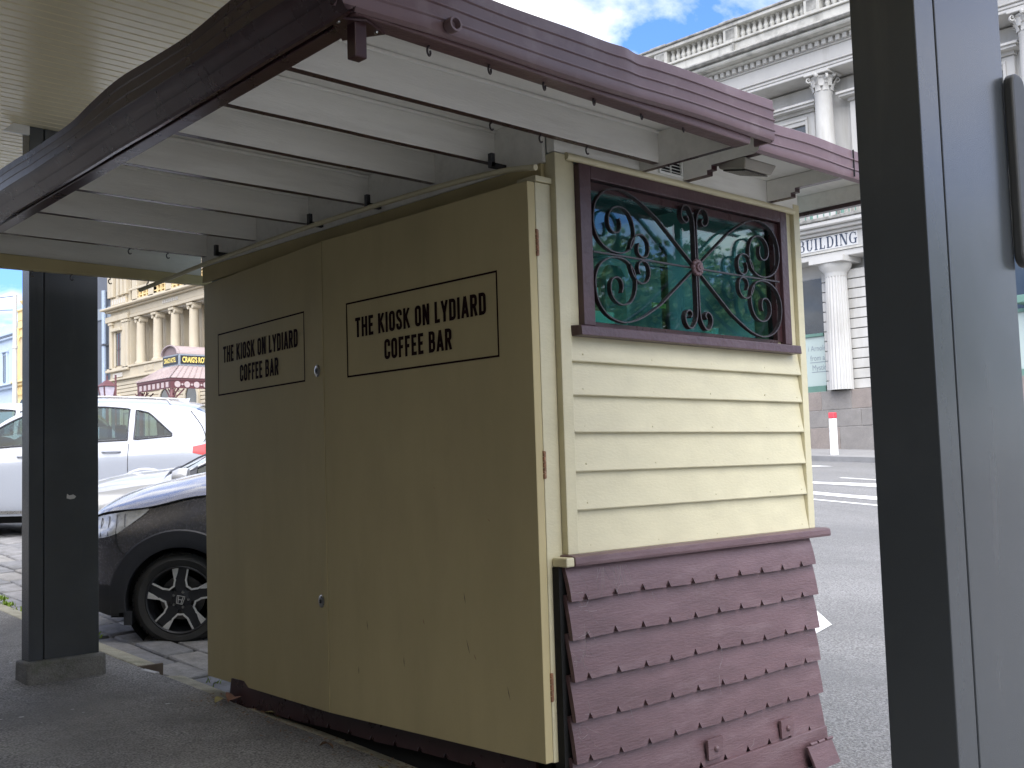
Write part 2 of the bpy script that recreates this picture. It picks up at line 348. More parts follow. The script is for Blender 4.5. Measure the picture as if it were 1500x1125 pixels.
def streaks(mt, col, amt, sc=(9, 9, 0.55), lo=0.58, hi=0.75):
    """vertical rain and grime streaks mixed over a material's base colour"""
    t = mt.node_tree; n = t.nodes; l = t.links; b = n['Principled BSDF']; src = b.inputs['Base Color'].links[0].from_socket
    tc = n.new('ShaderNodeTexCoord'); mp = n.new('ShaderNodeMapping'); mp.inputs['Scale'].default_value = sc; l.new(tc.outputs['Object'], mp.inputs[0])
    no = n.new('ShaderNodeTexNoise'); no.inputs['Scale'].default_value = 1.6; no.inputs['Detail'].default_value = 7; no.inputs['Roughness'].default_value = .62; l.new(mp.outputs[0], no.inputs['Vector'])
    r_ = n.new('ShaderNodeValToRGB'); r_.color_ramp.elements[0].position = lo; r_.color_ramp.elements[0].color = (0,0,0,1); r_.color_ramp.elements[1].position = hi; r_.color_ramp.elements[1].color = (amt,)*3+(1,); l.new(no.outputs['Fac'], r_.inputs[0])
    m_ = n.new('ShaderNodeMixRGB'); m_.inputs[2].default_value = tuple(col)+(1,); l.new(r_.outputs[0], m_.inputs[0]); l.new(src, m_.inputs[1]); l.new(m_.outputs[0], b.inputs['Base Color'])
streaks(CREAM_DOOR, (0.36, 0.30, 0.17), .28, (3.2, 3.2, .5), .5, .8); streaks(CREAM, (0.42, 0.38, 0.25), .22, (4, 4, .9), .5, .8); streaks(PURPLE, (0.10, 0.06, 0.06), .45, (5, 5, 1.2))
streaks(POST, (0.10, 0.10, 0.10), .5, (4, 4, .5), .6, .78); streaks(WSTONE, (0.24, 0.22, 0.18), .5, (1.2, 1.2, .16)); streaks(WSTONE2, (0.13, 0.125, 0.11), .6, (1.4, 1.4, .2))
streaks(PAVE, (0.13, 0.125, 0.115), .75, (.55, .55, .55), .45, .65); streaks(ROAD, (0.13, 0.13, 0.13), .6, (.5, .12, .3), .5, .7)
streaks(HOTEL, (0.33, 0.26, 0.15), .4, (.8, .8, .1))

# ================================================================== SETTING
def sheet_obj(name, xs, ys, fn, m_, kind='structure'):
    return build(name, MB().grid(xs, ys, lambda x, y: (x, y, fn(x, y))), m_, smooth=60, kind=kind)
ysl = sorted(set(frange(-40, -2, 4)+frange(-2, 16, 0.4)+frange(16, 60, 4)+frange(60, 180, 10)))
ground = sheet_obj('ground', [-400,-60,-5,3,10,26,40,90,400,1500], [-600]+ysl+[400,1500], lambda x, y: min(g(y), 3.2)-0.55+(0.5 if 26.5 < x < 39 else 0), CONC)
road = sheet_obj('road', [3.36]+frange(3.9, 26.2, 1.4), ysl, road_z, ROAD)
footpath = sheet_obj('footpath', frange(-3.6, 3.2, 0.4), [y for y in ysl if y < 60], lambda x, y: g(y)+0.006*fbm(x, y, 1.2), PAVE)
apron = sheet_obj('bounce_apron', [-3.6, 0, 3.2], [-34, -20, -10, -5, -3, -1.3], lambda x, y: g(y)+.012, mat('bounce_concrete', (.46,.45,.42), .9, .08, 1, fine=.1))  # unseen pale sheet added to bounce light up to ceiling and joists
far_footpath = sheet_obj('far_footpath', [26.36, 28, 29.6, 33, 41], ysl, far_z, mat('far_footpath_paving', (0.26,0.255,0.25), 0.9, 0.1, 1, fine=0.1, fscale=20))
fk = MB()
for a, b in zip(ysl, ysl[1:]):
    fk.hexa([(26.2,a,road_z(26.2,a)-.3),(26.37,a,road_z(26.2,a)-.3),(26.37,b,road_z(26.2,b)-.3),(26.2,b,road_z(26.2,b)-.3),
             (26.2,a,road_z(26.2,a)+.135),(26.37,a,far_z(26.37,a)+.006),(26.37,b,far_z(26.37,b)+.006),(26.2,b,road_z(26.2,b)+.135)])
build('far_kerb', fk, mat('far_kerb_bluestone', (0.2,0.2,0.2), 0.85, 0.15, 3), kind='structure')
# painted markings on the road
def marking(pts, nm='road_marking', parent=road, dz=0.006):
    o = build(nm, MB().add([(x, y, road_z(x, y)+dz) for x, y in pts], [tuple(range(len(pts)))]), LINE, parent); return o
def strip(x0, y0, x1, y1, w):
    d = Vector((x1-x0, y1-y0)).normalized(); n_ = Vector((-d.y, d.x))*w/2; k = 14
    a = [(x0+(x1-x0)*i/k, y0+(y1-y0)*i/k) for i in range(k+1)]
    mb = MB(); v = []
    for x, y in a:
        for sg in (1, -1): px, py = x+n_.x*sg, y+n_.y*sg; v.append((px, py, road_z(px, py)+0.006))
    mb.add(v, [(2*i, 2*i+1, 2*i+3, 2*i+2) for i in range(k)])
    build('road_marking', mb, LINE, road)
marking([(6.9,4.60),(8.48,5.25),(7.93,4.745),(7.4,4.62)])                              # arrow tip beside the kiosk
for x, w in ((16.9, .14), (17.9, .45), (21.4, .14), (22.9, .12)): strip(x, -4, x, 40, w)
marking([(19.3,13.2),(20.6,11.2),(20.9,9.5),(20.0,9.5),(19.9,11.0)]); marking([(23.6,17),(24.4,15.5),(24.2,14.2),(23.5,14.8)])
strip(17.9, 10.6, 19.6, 4.0, .3)

# kerb of individual stones, and the bluestone pitchers of the gutter
y = -2.0
while y < 30:
    ln = random.uniform(.8, 1.15)
    if y < 6.62 < y+ln: ln = 6.62-y
    x0, x1 = 3.185, 3.37+random.uniform(-.015,.015)
    mb = MB(); z0, z1 = g(y)+random.uniform(-.006,.008), g(y+ln)+random.uniform(-.006,.008)
    mb.hexa([(x0,y+.006,z0-.3),(x1,y+.006,z0-.3),(x1,y+ln-.006,z1-.3),(x0,y+ln-.006,z1-.3),(x0+.01,y+.006,z0+.004),(x1-.02,y+.006,z0-.012),(x1-.02,y+ln-.006,z1-.012),(x0+.01,y+ln-.006,z1+.004)])
    if abs(ln-0.11) > .05: build('kerb_stone', mb, KERB, footpath, bevel=0.014)
    y += ln
    if abs(y-6.62) < 1e-6:
        y = 6.86
        dm = MB().box(3.19, 3.36, 6.63, 6.85, g(6.7)-.16, g(6.7)-.09); build('drain_outlet', dm, BLACK, footpath)
        dm = MB().box(3.19, 3.36, 6.835, 6.855, g(6.7)-.2, g(6.7)+.012); build('drain_cheek', dm, BARK, footpath, bevel=.004)
        dm = MB().box(3.17, 3.21, 6.58, 6.78, g(6.7)-.06, g(6.7)+.004); build('drain_lip', dm, GUM, footpath, bevel=.004)
gutter = build('gutter', MB().grid([3.3, 3.9, 4.6, 5.9], frange(-2, 22, 1), lambda x, y: (x, y, road_z(x, y)-.018+.004)), mat('gutter_joint_dirt', (0.07,0.065,0.05), 0.95, 0.3, 9), kind='structure')
# lift the pitchers so that they sit over the road sheet
nst = 0
x = 3.375
while x < 5.75:
    w = random.uniform(.22, .29); y = 3.2+random.uniform(0, .4)
    while y < 16.5:
        ln = random.uniform(.34, .62)
        if not (x > 4.4 and y < 5) and nst < 285 and not (x > 4.9 and y < 7.2):
            mb = MB(); gp = .010; hz = .03+random.uniform(-.006, .008)
            def Z(px, py): return road_z(px, py)+hz+random.uniform(-.006,.006)
            j = lambda: random.uniform(-.012, .012)
            c = [(x+gp+j(), y+gp+j()), (x+w-gp+j(), y+gp+j()), (x+w-gp+j(), y+ln-gp+j()), (x+gp+j(), y+ln-gp+j())]
            t_ = [(cx, cy, Z(cx, cy)) for cx, cy in c]; b_ = [(cx, cy, road_z(cx, cy)-.03) for cx, cy in c]
            mid = (x+w/2, y+ln/2, road_z(x+w/2, y+ln/2)+hz+.012)
            mb.hexa(b_+t_); fs = mb.f.pop(1); mb.mi.pop(); o_ = len(mb.v); mb.v.append(mid)
            for q in range(4): mb.f.append([fs[q], fs[(q+1) % 4], o_]); mb.mi.append(0)
            build('paving_stone', mb, random.choice(BLUE), gutter, bevel=.012, smooth=50, seg=1); nst += 1
        y += ln
    x += w

# loose things on the ground: weeds, gum spots, leaves
wm = MB()
for cx, cy, n_ in ((3.36, 9.62, 60), (3.42, 9.95, 60), (3.38, 9.3, 25), (3.40, 6.25, 7), (3.42, 8.05, 6)):
    for i in range(n_):
        a = random.uniform(0, 6.28); r_ = random.uniform(0, .12); px, py = cx+r_*math.cos(a)*.5, cy+r_*math.sin(a); z = g(py)-.03 if px > 3.3 else g(py)
        h = random.uniform(.015, .045); a2 = random.uniform(0, 6.28); wx, wy = .008*math.cos(a2), .008*math.sin(a2); lx, ly = random.uniform(-.03,.03), random.uniform(-.03,.03)
        wm.add([(px-wx,py-wy,z),(px+wx,py+wy,z),(px+wx*.7+lx*.6,py+wy*.7+ly*.6,z+h*.7),(px+lx,py+ly,z+h)], [(0,1,2,3)])
build('weeds', wm, GRASS, kind='stuff')
gm = MB()
for i in range(90):
    px, py = random.uniform(.2, 3.1), random.uniform(3.0, 9.5); r_ = random.uniform(.005, .016); z = g(py)+.006*fbm(px, py, 1.2)+.0025
    n_ = 8; v = [(px+r_*random.uniform(.7,1.2)*math.cos(6.283*k/n_), py+r_*random.uniform(.7,1.2)*math.sin(6.283*k/n_), z) for k in range(n_)]
    gm.add(v, [tuple(range(n_))])
build('gum_spots', gm, GUM, kind='stuff')
def leaf(px, py, s, rz, k, label, grp='dry leaves lying along the kiosk base', zoff=.01):
    mb = MB(); n_ = 7; v = []
    for i in range(n_+1):
        t = i/n_; w = s*.42*math.sin(math.pi*min(1, t*1.02+.02))**.8; c = .25*s*math.sin(math.pi*t)
        for sg in (-1, 0, 1): v.append((t*s-s/2, sg*w, c+abs(sg)*.12*s))
    mb.add(v, [(i*3+j, i*3+j+1, i*3+j+4, i*3+j+3) for i in range(n_) for j in range(2)])
    W = Matrix.Translation((px, py, g(py)+zoff)) @ Euler((random.uniform(-.4,.4), random.uniform(-.4,.4), rz)).to_matrix().to_4x4()
    o = build('leaf', mb, LEAF[k], mw=W, smooth=60); tag(o, label, 'leaf', grp)
leaf(3.19, 5.66, .12, .6, 2, 'curled rust brown leaf at the far corner of the kiosk base')
leaf(3.10, 4.62, .07, 2.1, 0, 'brown upright leaf on the kerb below the gap between the doors')
leaf(3.09, 4.15, .07, 1.1, 1, 'yellowish leaf on the kerb below the near door')
leaf(3.14, 5.72, .06, .2, 1, 'small pale leaf beside the rust brown one at the far corner')
leaf(3.22, 5.30, .08, 1.5, 1, 'pale green-yellow leaf tucked under the far door')

# ================================================================== VERANDAH over the footpath
ver = empty('verandah', (0, 4, 3.58), 'verandah with a cream slatted ceiling over the footpath', 'verandah')
W_, PT = 0.0765, 3.58
bp = MB().prism([(-.0355, 3.584), (-.031, 3.579), (.031, 3.579), (.0355, 3.584), (.0355, 3.60), (-.0355, 3.60)], 0, -3.5, 3.06)
b0 = build('ceiling_board', bp, CEIL, ver, mw=Matrix.Translation((0, -1.14, 0)))
for i in range(1, 135):
    if i == 0: continue
    b = dup(b0, ver, (0, i*W_, random.uniform(-.0012, .0012)))
build('ceiling_backing', MB().box(-3.5, 3.08, -1.2, 9.2, 3.602, 3.64), CEIL, ver)
build('fascia', MB().box(3.06, 3.12, -1.2, 9.2, 3.56, 3.86), POST, ver, bevel=.004)
build('roof_sheet', MB().box(-3.5, 3.12, -1.2, 9.2, 3.862, 3.9), ROOFGREY, ver)
# unseen shop building behind the verandah, extent and dark tone set to block light
shop = empty('shop_building', (-3.6, 4, 0), 'unseen rendered shop front with dark glass under the verandah, blocking light', 'building')
build('wall', MB().box(-4.2, -3.55, -14, 26, -2, 5.2), SHOPW, shop)
for k in range(7):
    build('window', MB().box(-3.55, -3.52, -9+k*5, -5.2+k*5, g(-7+k*5)+.4, 3.0), DKGLASS, shop)

def post(x0, x1, y0, y1, zb, zt, seam, label, plinth=True):
    p = empty('verandah_post', ((x0+x1)/2, (y0+y1)/2, zb), label, 'post', 'charcoal posts holding up the verandah')
    zs = zb+.29 if plinth else zb-.1
    if plinth:
        zl = g(y0-.07); zp = zb+.288
        pm = MB().hexa([(x0-.03,y0-.045,zl-.2),(x1+.035,y0-.045,zl-.2),(x1+.035,y1+.05,zl-.2),(x0-.03,y1+.05,zl-.2),
                       (x0-.022,y0-.042,zp-.03),(x1+.03,y0-.042,zp-.03),(x1+.03,y1+.045,zp-.03),(x0-.022,y1+.045,zp-.03)])
        build('plinth', pm, CONC, p, bevel=.018, smooth=40, seg=3)
        zs = zp-.032
    build('core', MB().box(x0+.012, x1-.012, y0+.012, y1-.012, zs, zt), BLACK, p)
    w = .004
    m1 = MB(); m1.prism([(x0,y0),(x0+seam-w,y0),(x0+seam-w,y0+.01),(x0+.010,y0+.01),(x0+.010,y1-.01),(x0+.06,y1-.01),(x0+.06,y1),(x0,y1)], 2, zs, zt)
    build('post_panel', m1, POST, p, bevel=.003)
    m2 = MB(); m2.prism([(x0+seam+w,y0),(x1,y0),(x1,y1),(x0+.062,y1),(x0+.062,y1-.01),(x1-.01,y1-.01),(x1-.01,y0+.01),(x0+seam+w,y0+.01)], 2, zs, zt)
    build('post_panel', m2, POST, p, bevel=.003)
    return p
lp = post(2.517, 2.941, 6.84, 6.955, .09, 3.578, .088, 'charcoal post on a mossy concrete plinth left of the kiosk')
build('paint_chip', MB().add([(2.741,6.8385,1.300),(2.764,6.8385,1.293),(2.789,6.8385,1.297),(2.800,6.8385,1.309),(2.783,6.8385,1.322),(2.758,6.8385,1.317),(2.744,6.8385,1.328)], [tuple(range(7))]), GALV, lp)
build('cap_flashing', MB().prism([(2.36,3.520),(2.515,3.520),(2.515,3.577),(2.42,3.577)], 1, 6.83, 6.85), WHITE_P, lp)
rp_ = post(2.510, 3.005, 1.195, 1.363, -.06, 3.578, .104, 'tall charcoal post close by at the right, glossy face towards the kiosk side')
hb = MB(); pr_ = []
hx0, hx1, hz0, hz1, rr_ = 2.992, 3.075, 1.89, 2.415, .035
for cx, cz, a0 in ((hx1-rr_, hz0+rr_, -90), (hx1-rr_, hz1-rr_, 0), (hx0+rr_, hz1-rr_, 90), (hx0+rr_, hz0+rr_, 180)):
    for k in range(7): a = R(a0+15*k); pr_.append((cx+rr_*math.cos(a), cz+rr_*math.sin(a)))
hb.prism(pr_, 1, 1.165, 1.1935)
o = build('housing', hb, POST_BOX, bevel=.008, smooth=40, seg=3); tag(o, 'dark grey rounded housing fixed to the right edge of the near post', 'housing')

# ================================================================== KIOSK
K = empty('kiosk', (4.2, 4.6, -.1), 'cream and plum timber coffee kiosk with a wide flat canopy', 'kiosk')
# hollow body
build('wall', MB().box(3.30, 5.06, 3.19, 3.23, .2, 2.0), INNER, K)
build('wall', MB().box(3.30, 3.46, 3.19, 3.23, 2.003, 2.86).box(4.96, 5.06, 3.19, 3.23, 2.003, 2.86).box(3.463, 4.957, 3.19, 3.23, 2.64, 2.86), INNER, K)
build('wall', MB().box(3.285, 3.33, 3.235, 6.02, .31, 2.86), INNER, K)
build('wall', MB().box(5.06, 5.11, 3.235, 3.40, .0, 2.86).box(5.06,5.11,5.9,6.04,0,2.86).box(5.06,5.11,3.403,5.897,0,1.1).box(5.06,5.11,3.403,5.897,2.68,2.86), INNER, K)  # unseen opening added so daylight brightens the inside
bm2 = bpy.data.materials.new('teal_glow_sheet'); bm2.use_nodes = True; _n = bm2.node_tree.nodes; _n.clear(); _o = _n.new('ShaderNodeOutputMaterial'); _t = _n.new('ShaderNodeBsdfTranslucent'); _d = _n.new('ShaderNodeBsdfDiffuse'); _x = _n.new('ShaderNodeMixShader')  # translucent material that passes daylight as a teal glow
_w = _n.new('ShaderNodeTexNoise'); _w.inputs['Scale'].default_value = 3.2; _w.inputs['Detail'].default_value = 5; _r = _n.new('ShaderNodeValToRGB'); _r.color_ramp.elements[0].position = .35; _r.color_ramp.elements[0].color = (.04,.085,.09,1); _r.color_ramp.elements[1].position = .68; _r.color_ramp.elements[1].color = (.20,.33,.33,1)
_tc = _n.new('ShaderNodeTexCoord'); bm2.node_tree.links.new(_tc.outputs['Object'], _w.inputs['Vector']); bm2.node_tree.links.new(_w.outputs['Fac'], _r.inputs[0])
for _s in (_t, _d): bm2.node_tree.links.new(_r.outputs[0], _s.inputs[0])
_x.inputs[0].default_value = .3; bm2.node_tree.links.new(_t.outputs[0], _x.inputs[1]); bm2.node_tree.links.new(_d.outputs[0], _x.inputs[2]); bm2.node_tree.links.new(_x.outputs[0], _o.inputs[0])
for q in range(4): build('glow_sheet', MB().add([(5.085,3.405+.623*q,1.1),(5.085,3.99+.623*q,1.1),(5.085,3.99+.623*q,2.68),(5.085,3.405+.623*q,2.68)], [(0,1,2,3)]), bm2, K); build('glow_sheet_divider', MB().box(5.06,5.11,3.992+.623*q,4.026+.623*q,1.103,2.677), CLAD, K)  # sheets and dividers added so the window glows teal from behind
build('wall', MB().box(3.36, 3.9, 6.045, 6.09, .31, 2.86).box(4.9,5.1,6.045,6.10,0,2.86).box(3.903,4.897,6.045,6.10,.26,1.2).box(3.903,4.897,6.045,6.10,2.5,2.86), INNER, K)  # second unseen opening, added to bring in more daylight
build('floor', MB().box(3.34, 5.05, 3.24, 6.04, .27, .31), CLAD, K)
build('frieze', MB().box(3.281, 5.125, 3.140, 3.185, 2.705, 2.868), WHITE_P, K, bevel=.003)
build('frieze', MB().box(3.262, 3.283, 3.19, 6.10, 2.665, 2.868), WHITE_P, K, bevel=.003)
build('corner_stop', MB().box(3.280, 3.343, 3.137, 3.20, 1.043, 2.70), CREAM, K, bevel=.003)
build('corner_stop', MB().box(5.075, 5.131, 3.137, 3.20, 1.043, 2.735), CREAM, K, bevel=.003)
build('side_panel', MB().box(3.3445, 3.418, 3.160, 3.188, 1.99, 2.70), CREAM, K, bevel=.002)
build('side_panel', MB().box(4.995, 5.073, 3.160, 3.188, 1.99, 2.70), CREAM, K, bevel=.002)
build('bead', MB().tube([(3.345,3.135,2.692),(5.073,3.135,2.692)], .016, 10), CREAM, K, smooth=50)
# weatherboards
zs_ = [1.99, 1.833, 1.692, 1.538, 1.377, 1.219, 1.042]
for i in range(6):
    zt, zb = zs_[i], zs_[i+1]; mb = MB()
    n_ = 24; prof = lambda k: 0
    v = []
    for k in range(n_+1):
        x = 3.3445+(5.0735-3.3445)*k/n_; wv = .0012*math.sin(k*1.3+i*2)
        v += [(x, 3.163, zt+.012), (x, 3.152+wv, zb+(zt-zb)*.5), (x, 3.139+wv, zb+.004), (x, 3.141+wv, zb), (x, 3.166, zb)]
    f = []
    for k in range(n_):
        for j in range(4): f.append((k*5+j, k*5+j+1, (k+1)*5+j+1, (k+1)*5+j))
    mb.add(v, f+[(0,1,2,3,4), tuple(n_*5+q for q in (4,3,2,1,0))]); build('weatherboard', mb, CREAM, K, smooth=25)
build('trim_rail', MB().prism([(3.168,1.0),(3.083,1.0),(3.080,1.012),(3.083,1.036),(3.105,1.043),(3.168,1.043)], 0, 3.262, 5.186), PURPLE, K, bevel=.003)
build('rail_end', MB().box(3.215, 3.261, 3.085, 3.166, 1.0, 1.037), CREAM, K, bevel=.006)
# notched skirt boards
def notched(x0, x1, zt, zb, yt, yb, xs_n, ph=0):
    """bowed board along X with triangular notches along its bottom edge"""
    cols = []
    step = .026; x = x0
    br = set([x0, x1])
    for q in xs_n:
        if x0 < q-.016 and q+.016 < x1: br |= {q-.016, q, q+.016}
    q = x0
    while q < x1: 
        if all(abs(q-b_) > .02 for b_ in br): br.add(q)
        q += .06
    br = sorted(br); nr = 7; v = []
    for x in br:
        notch = any(abs(x-q) < 1e-6 for q in xs_n); bz = zb+(.026 if notch else 0)+.0025*math.sin(x*9+ph)
        wv = .0025*math.sin(x*4+ph*2)
        z_reg = zb+.0025*math.sin(x*9+ph)
        for k in range(nr):
            t = (0,.25,.5,.72,.82,.9,1)[k]; yy = yt+(yb-yt)*(.55*t+.45*(1-(1-t)**2))+wv*t
            v.append((x, yy, (zt+(z_reg-zt)*t) if k < nr-1 else bz))
        v.append((x, yt+(yb-yt)*.97+.017+wv, bz))
        v.append((x, yt+.017, zt))
    n_ = nr+2; f = []
    for i in range(len(br)-1):
        for j in range(n_): f.append((i*n_+j, i*n_+(j+1) % n_, (i+1)*n_+(j+1) % n_, (i+1)*n_+j))
    f += [tuple(range(n_)), tuple((len(br)-1)*n_+q for q in range(n_-1, -1, -1))]
    return MB().add(v, f)
nx_ = [3.318+.1757*k for k in range(10)]
bots = [.866, .714, .551, .392, .231, .064]; tops = [.997]+[b+.022 for b in bots[:-1]]
for i, (zt, zb) in enumerate(zip(tops, bots)):
    build('skirt_board', notched(3.236, 5.038+.004*math.sin(i*2), zt, zb, 3.118, 3.084, [q+.006*math.sin(i*3+k) for k, q in enumerate(nx_)], i), PURPLE, K, smooth=30)
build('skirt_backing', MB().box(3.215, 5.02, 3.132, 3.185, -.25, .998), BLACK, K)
bb = MB().hexa([(3.6,3.045,-.28),(5.035,3.045,-.28),(5.035,3.075,-.28),(3.6,3.075,-.28),(3.6,3.07,.060),(5.035,3.07,.068),(5.035,3.09,.068),(3.6,3.09,.060)])
build('base_board', bb, PURPLE, K, bevel=.004)
sl_ = MB().hexa([(3.26,3.05,-.28),(3.60,3.05,-.28),(3.60,3.075,-.28),(3.26,3.075,-.28),(3.26,3.07,.04),(3.59,3.07,.058),(3.59,3.085,.058),(3.26,3.085,.04)])
build('base_board', sl_, PURPLE, K, bevel=.004)
for (xa, xb, za, zb) in ((4.055, 4.165, .088, .176), (4.630, 4.735, .076, .160)):
    pl = build('fixing_plate', MB().hexa([(xa,3.066,za),(xb,3.066,za+.004),(xb,3.078,za+.004),(xa,3.078,za),(xa,3.068,zb),(xb,3.068,zb+.004),(xb,3.084,zb+.004),(xa,3.084,zb)]), PURPLE, K, bevel=.002)
    build('bolt', MB().lathe([(.014,0),(.013,-.006),(.007,-.011),(.0,-.012)], ((xa+xb)/2, 3.066, (za+zb)/2), 12, 1), PURPLE, pl, smooth=50)
fl = build('wheel_flap', MB().hexa([(4.84,2.93,-.30),(5.055,2.93,-.30),(5.055,2.95,-.30),(4.84,2.95,-.30),(4.79,3.03,.012),(5.01,3.03,.012),(5.01,3.045,.012),(4.79,3.045,.012)]), PURPLE, K, bevel=.003)
for q in (4.82, 4.89, 4.965): build('hinge_knuckle', MB().tube([(q,3.036,.018),(q+.055,3.036,.018)], .008, 8), PURPLE, fl, smooth=50)
# skirt on the door side, seen under the doors
sk = MB(); 
base = notched(3.30, 5.74, .27, .135, 3.228, 3.212, [3.5+.18*k for k in range(14)], 3)
sk.add([(y, x, z) for x, y, z in base.v], base.f); build('skirt_board', sk, PURPLE_D, K, smooth=30)
build('base_painted_shade', MB().box(3.26, 3.30, 3.25, 5.68, -.2, .22), BLACK, K)  # black block standing in for the deep shade under the doors
build('leg', MB().box(3.215, 3.255, 5.60, 5.70, -.1, .16), RUST, K, bevel=.004)

# doors
jm = build('door_jamb', MB().box(3.1895, 3.278, 3.168, 3.255, .235, 2.566), CREAM, K, bevel=.003)
build('jamb_cap', MB().box(3.1845, 3.279, 3.158, 3.27, 2.568, 2.592), CREAM, K, bevel=.003)
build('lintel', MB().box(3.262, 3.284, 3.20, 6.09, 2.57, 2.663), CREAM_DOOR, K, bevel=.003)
build('awning_pipe', MB().tube(cat_rom([(3.185,3.155,2.622),(3.185,3.35,2.648),(3.185,3.75,2.668),(3.185,4.55,2.676),(3.185,5.2,2.669),(3.19,5.72,2.657),(3.175,5.85,2.648),(3.09,6.2,2.592),(3.02,6.42,2.55)], 6), .0125, 10), CREAM, K, smooth=50)
for yy in (3.42, 4.31, 4.81, 5.78):
    build('pipe_bracket', MB().box(3.175, 3.262, yy-.011, yy+.011, 2.679, 2.70).box(3.176, 3.196, yy-.011, yy+.011, 2.681, 2.74), CLAD, K)

GL = {}
def arc(cx, cy, r_, a0, a1, n=5): return [(cx+r_*math.cos(R(a0+(a1-a0)*k/n)), cy+r_*math.sin(R(a0+(a1-a0)*k/n))) for k in range(n+1)]
w_, r_ = .42, .15
GL['T'] = (.40, [[(0,.915),(.40,.915)], [(.2,1),(.2,0)]]); GL['H'] = (.44, [[(.085,0),(.085,1)],[(.355,0),(.355,1)],[(.085,.52),(.355,.52)]])
GL['E'] = (.37, [[(.085,0),(.085,1)],[(.085,.915),(.36,.915)],[(.085,.52),(.32,.52)],[(.085,.085),(.36,.085)]])
GL['F'] = (.36, [[(.085,0),(.085,1)],[(.085,.915),(.355,.915)],[(.085,.5),(.31,.5)]])
GL['K'] = (.46, [[(.085,0),(.085,1)],[(.39,1),(.115,.44)],[(.2,.56),(.405,0)]])
GL['I'] = (.17, [[(.085,0),(.085,1)]]); GL['L'] = (.35, [[(.085,0),(.085,1)],[(.085,.085),(.34,.085)]])
ring = arc(.335-.09,.915-.11+.0,.11,0,90)+arc(.175,.805,.09,90,180)+arc(.175,.195,.09,180,270)+arc(.245,.195,.11,270,360)
def rr(x0, x1, y0, y1, q): return arc(x1-q,y1-q,q,0,90)+arc(x0+q,y1-q,q,90,180)+arc(x0+q,y0+q,q,180,270)+arc(x1-q,y0+q,q,270,360)
o_ = rr(.085,.345,.085,.915,.115); GL['O'] = (.43, [o_+[o_[0]]])
GL['C'] = (.42, [[(.345,.64)]+arc(.345-.115,.8,.115,0,90)+arc(.2,.8,.115,90,180)+arc(.2,.2,.115,180,270)+arc(.23,.2,.115,270,360)+[(.345,.36)]])
GL['S'] = (.41, [[(.33,.69)]+arc(.33-.115,.8,.115,0,90)+arc(.195,.8,.115,90,180)+[(.08,.71),(.11,.61),(.30,.41),(.33,.31)]+arc(.215,.2,.115,0,-90)+arc(.195,.2,.115,270,180)+[(.08,.32)]])
GL['N'] = (.46, [[(.085,0),(.085,1)],[(.375,0),(.375,1)],[(.10,.96),(.36,.04)]])
GL['Y'] = (.42, [[(.05,1),(.21,.42)],[(.37,1),(.21,.42)],[(.21,.46),(.21,0)]])
GL['D'] = (.43, [[(.085,0),(.085,1)],[(.085,.915)]+arc(.345-.115,.8,.115,90,0)+arc(.23,.2,.115,0,-90)+[(.085,.085)]])
GL['A'] = (.46, [[(.065,0),(.23,.985)],[(.395,0),(.23,.985)],[(.12,.27),(.34,.27)]])
GL['R'] = (.44, [[(.085,0),(.085,1)],[(.085,.915)]+arc(.345-.115,.8,.115,90,0)+arc(.23,.6,.115,0,-90)+[(.085,.485)],[(.24,.47),(.37,0)]])
GL['B'] = (.43, [[(.085,0),(.085,1)],[(.085,.915)]+arc(.22,.81,.105,90,0)+arc(.22,.625,.105,0,-90)+[(.085,.52)],[(.085,.52)]+arc(.225,.4,.12,90,0)+arc(.225,.205,.12,0,-90)+[(.085,.085)]])
def lettering(text, h, sw, cond=1.0, gap=.085):
    """strokes as triangles in (u,v); returns list of (pts, faces) and total width"""
    u = 0; outv = []
    for ch in text:
        if ch == ' ': u += .26*h*cond; continue
        w, paths = GL[ch]
        for p in paths:
            k = len(p); v = []
            for i in range(k):
                a = p[max(i-1, 0)]; b = p[min(i+1, k-1)]
                if p[0] == p[-1] and i in (0, k-1): a, b = p[-2], p[1]
                tx, ty = b[0]-a[0], b[1]-a[1]; ln = math.hypot(tx, ty) or 1
                for sg in (1, -1): v.append(((p[i][0]-ty/ln*sw/2*sg)*h*cond+u, (p[i][1]+tx/ln*sw/2*sg)*h))
            v = [(x, min(max(y, 0), h)) for x, y in v]
            outv.append((v, [(2*i, 2*i+1, 2*i+3, 2*i+2) for i in range(k-1)]))
        u += (w+gap)*h*cond
    return outv, u-gap*h*cond
def sign_on(parent, P, u0, u1, v0, v1):
    """P(u,v,d): u to the reader's right; u0<u1"""
    W, Hh = u1-u0, v1-v0; t = .0085; mb = MB()
    for (a, b, c, d) in ((u0,u1,v1-t,v1),(u0,u1,v0,v0+t),(u0,u0+t,v0+t,v1-t),(u1-t,u1,v0+t,v1-t)):
        mb.add([P(a,c,.0015),P(b,c,.0015),P(b,d,.0015),P(a,d,.0015)], [(0,1,2,3)])
    build('sign_border', mb, LETTER, parent)
    mb = MB(); q = 0
    for txt, vb in (('THE KIOSK ON LYDIARD', v0+Hh*.515), ('COFFEE BAR', v0+Hh*.165)):
        h = Hh*.262; st, wd = lettering(txt, h, .165)
        c = W*.865/ (lettering('THE KIOSK ON LYDIARD', h, .165)[1]); st, wd = lettering(txt, h, .165, c)
        us = u0+(W-wd)/2
        for v, f in st:
            mb.add([P(us+a, vb+b, .0015+.00002*(q % 40)) for a, b in v], f); q += 1
    build('sign_lettering', mb, LETTER, parent)
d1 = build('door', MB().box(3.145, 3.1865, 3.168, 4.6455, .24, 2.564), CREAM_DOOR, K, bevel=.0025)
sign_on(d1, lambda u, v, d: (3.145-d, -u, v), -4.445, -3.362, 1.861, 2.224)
th = R(5.0); ex, ey = math.sin(th), math.cos(th)
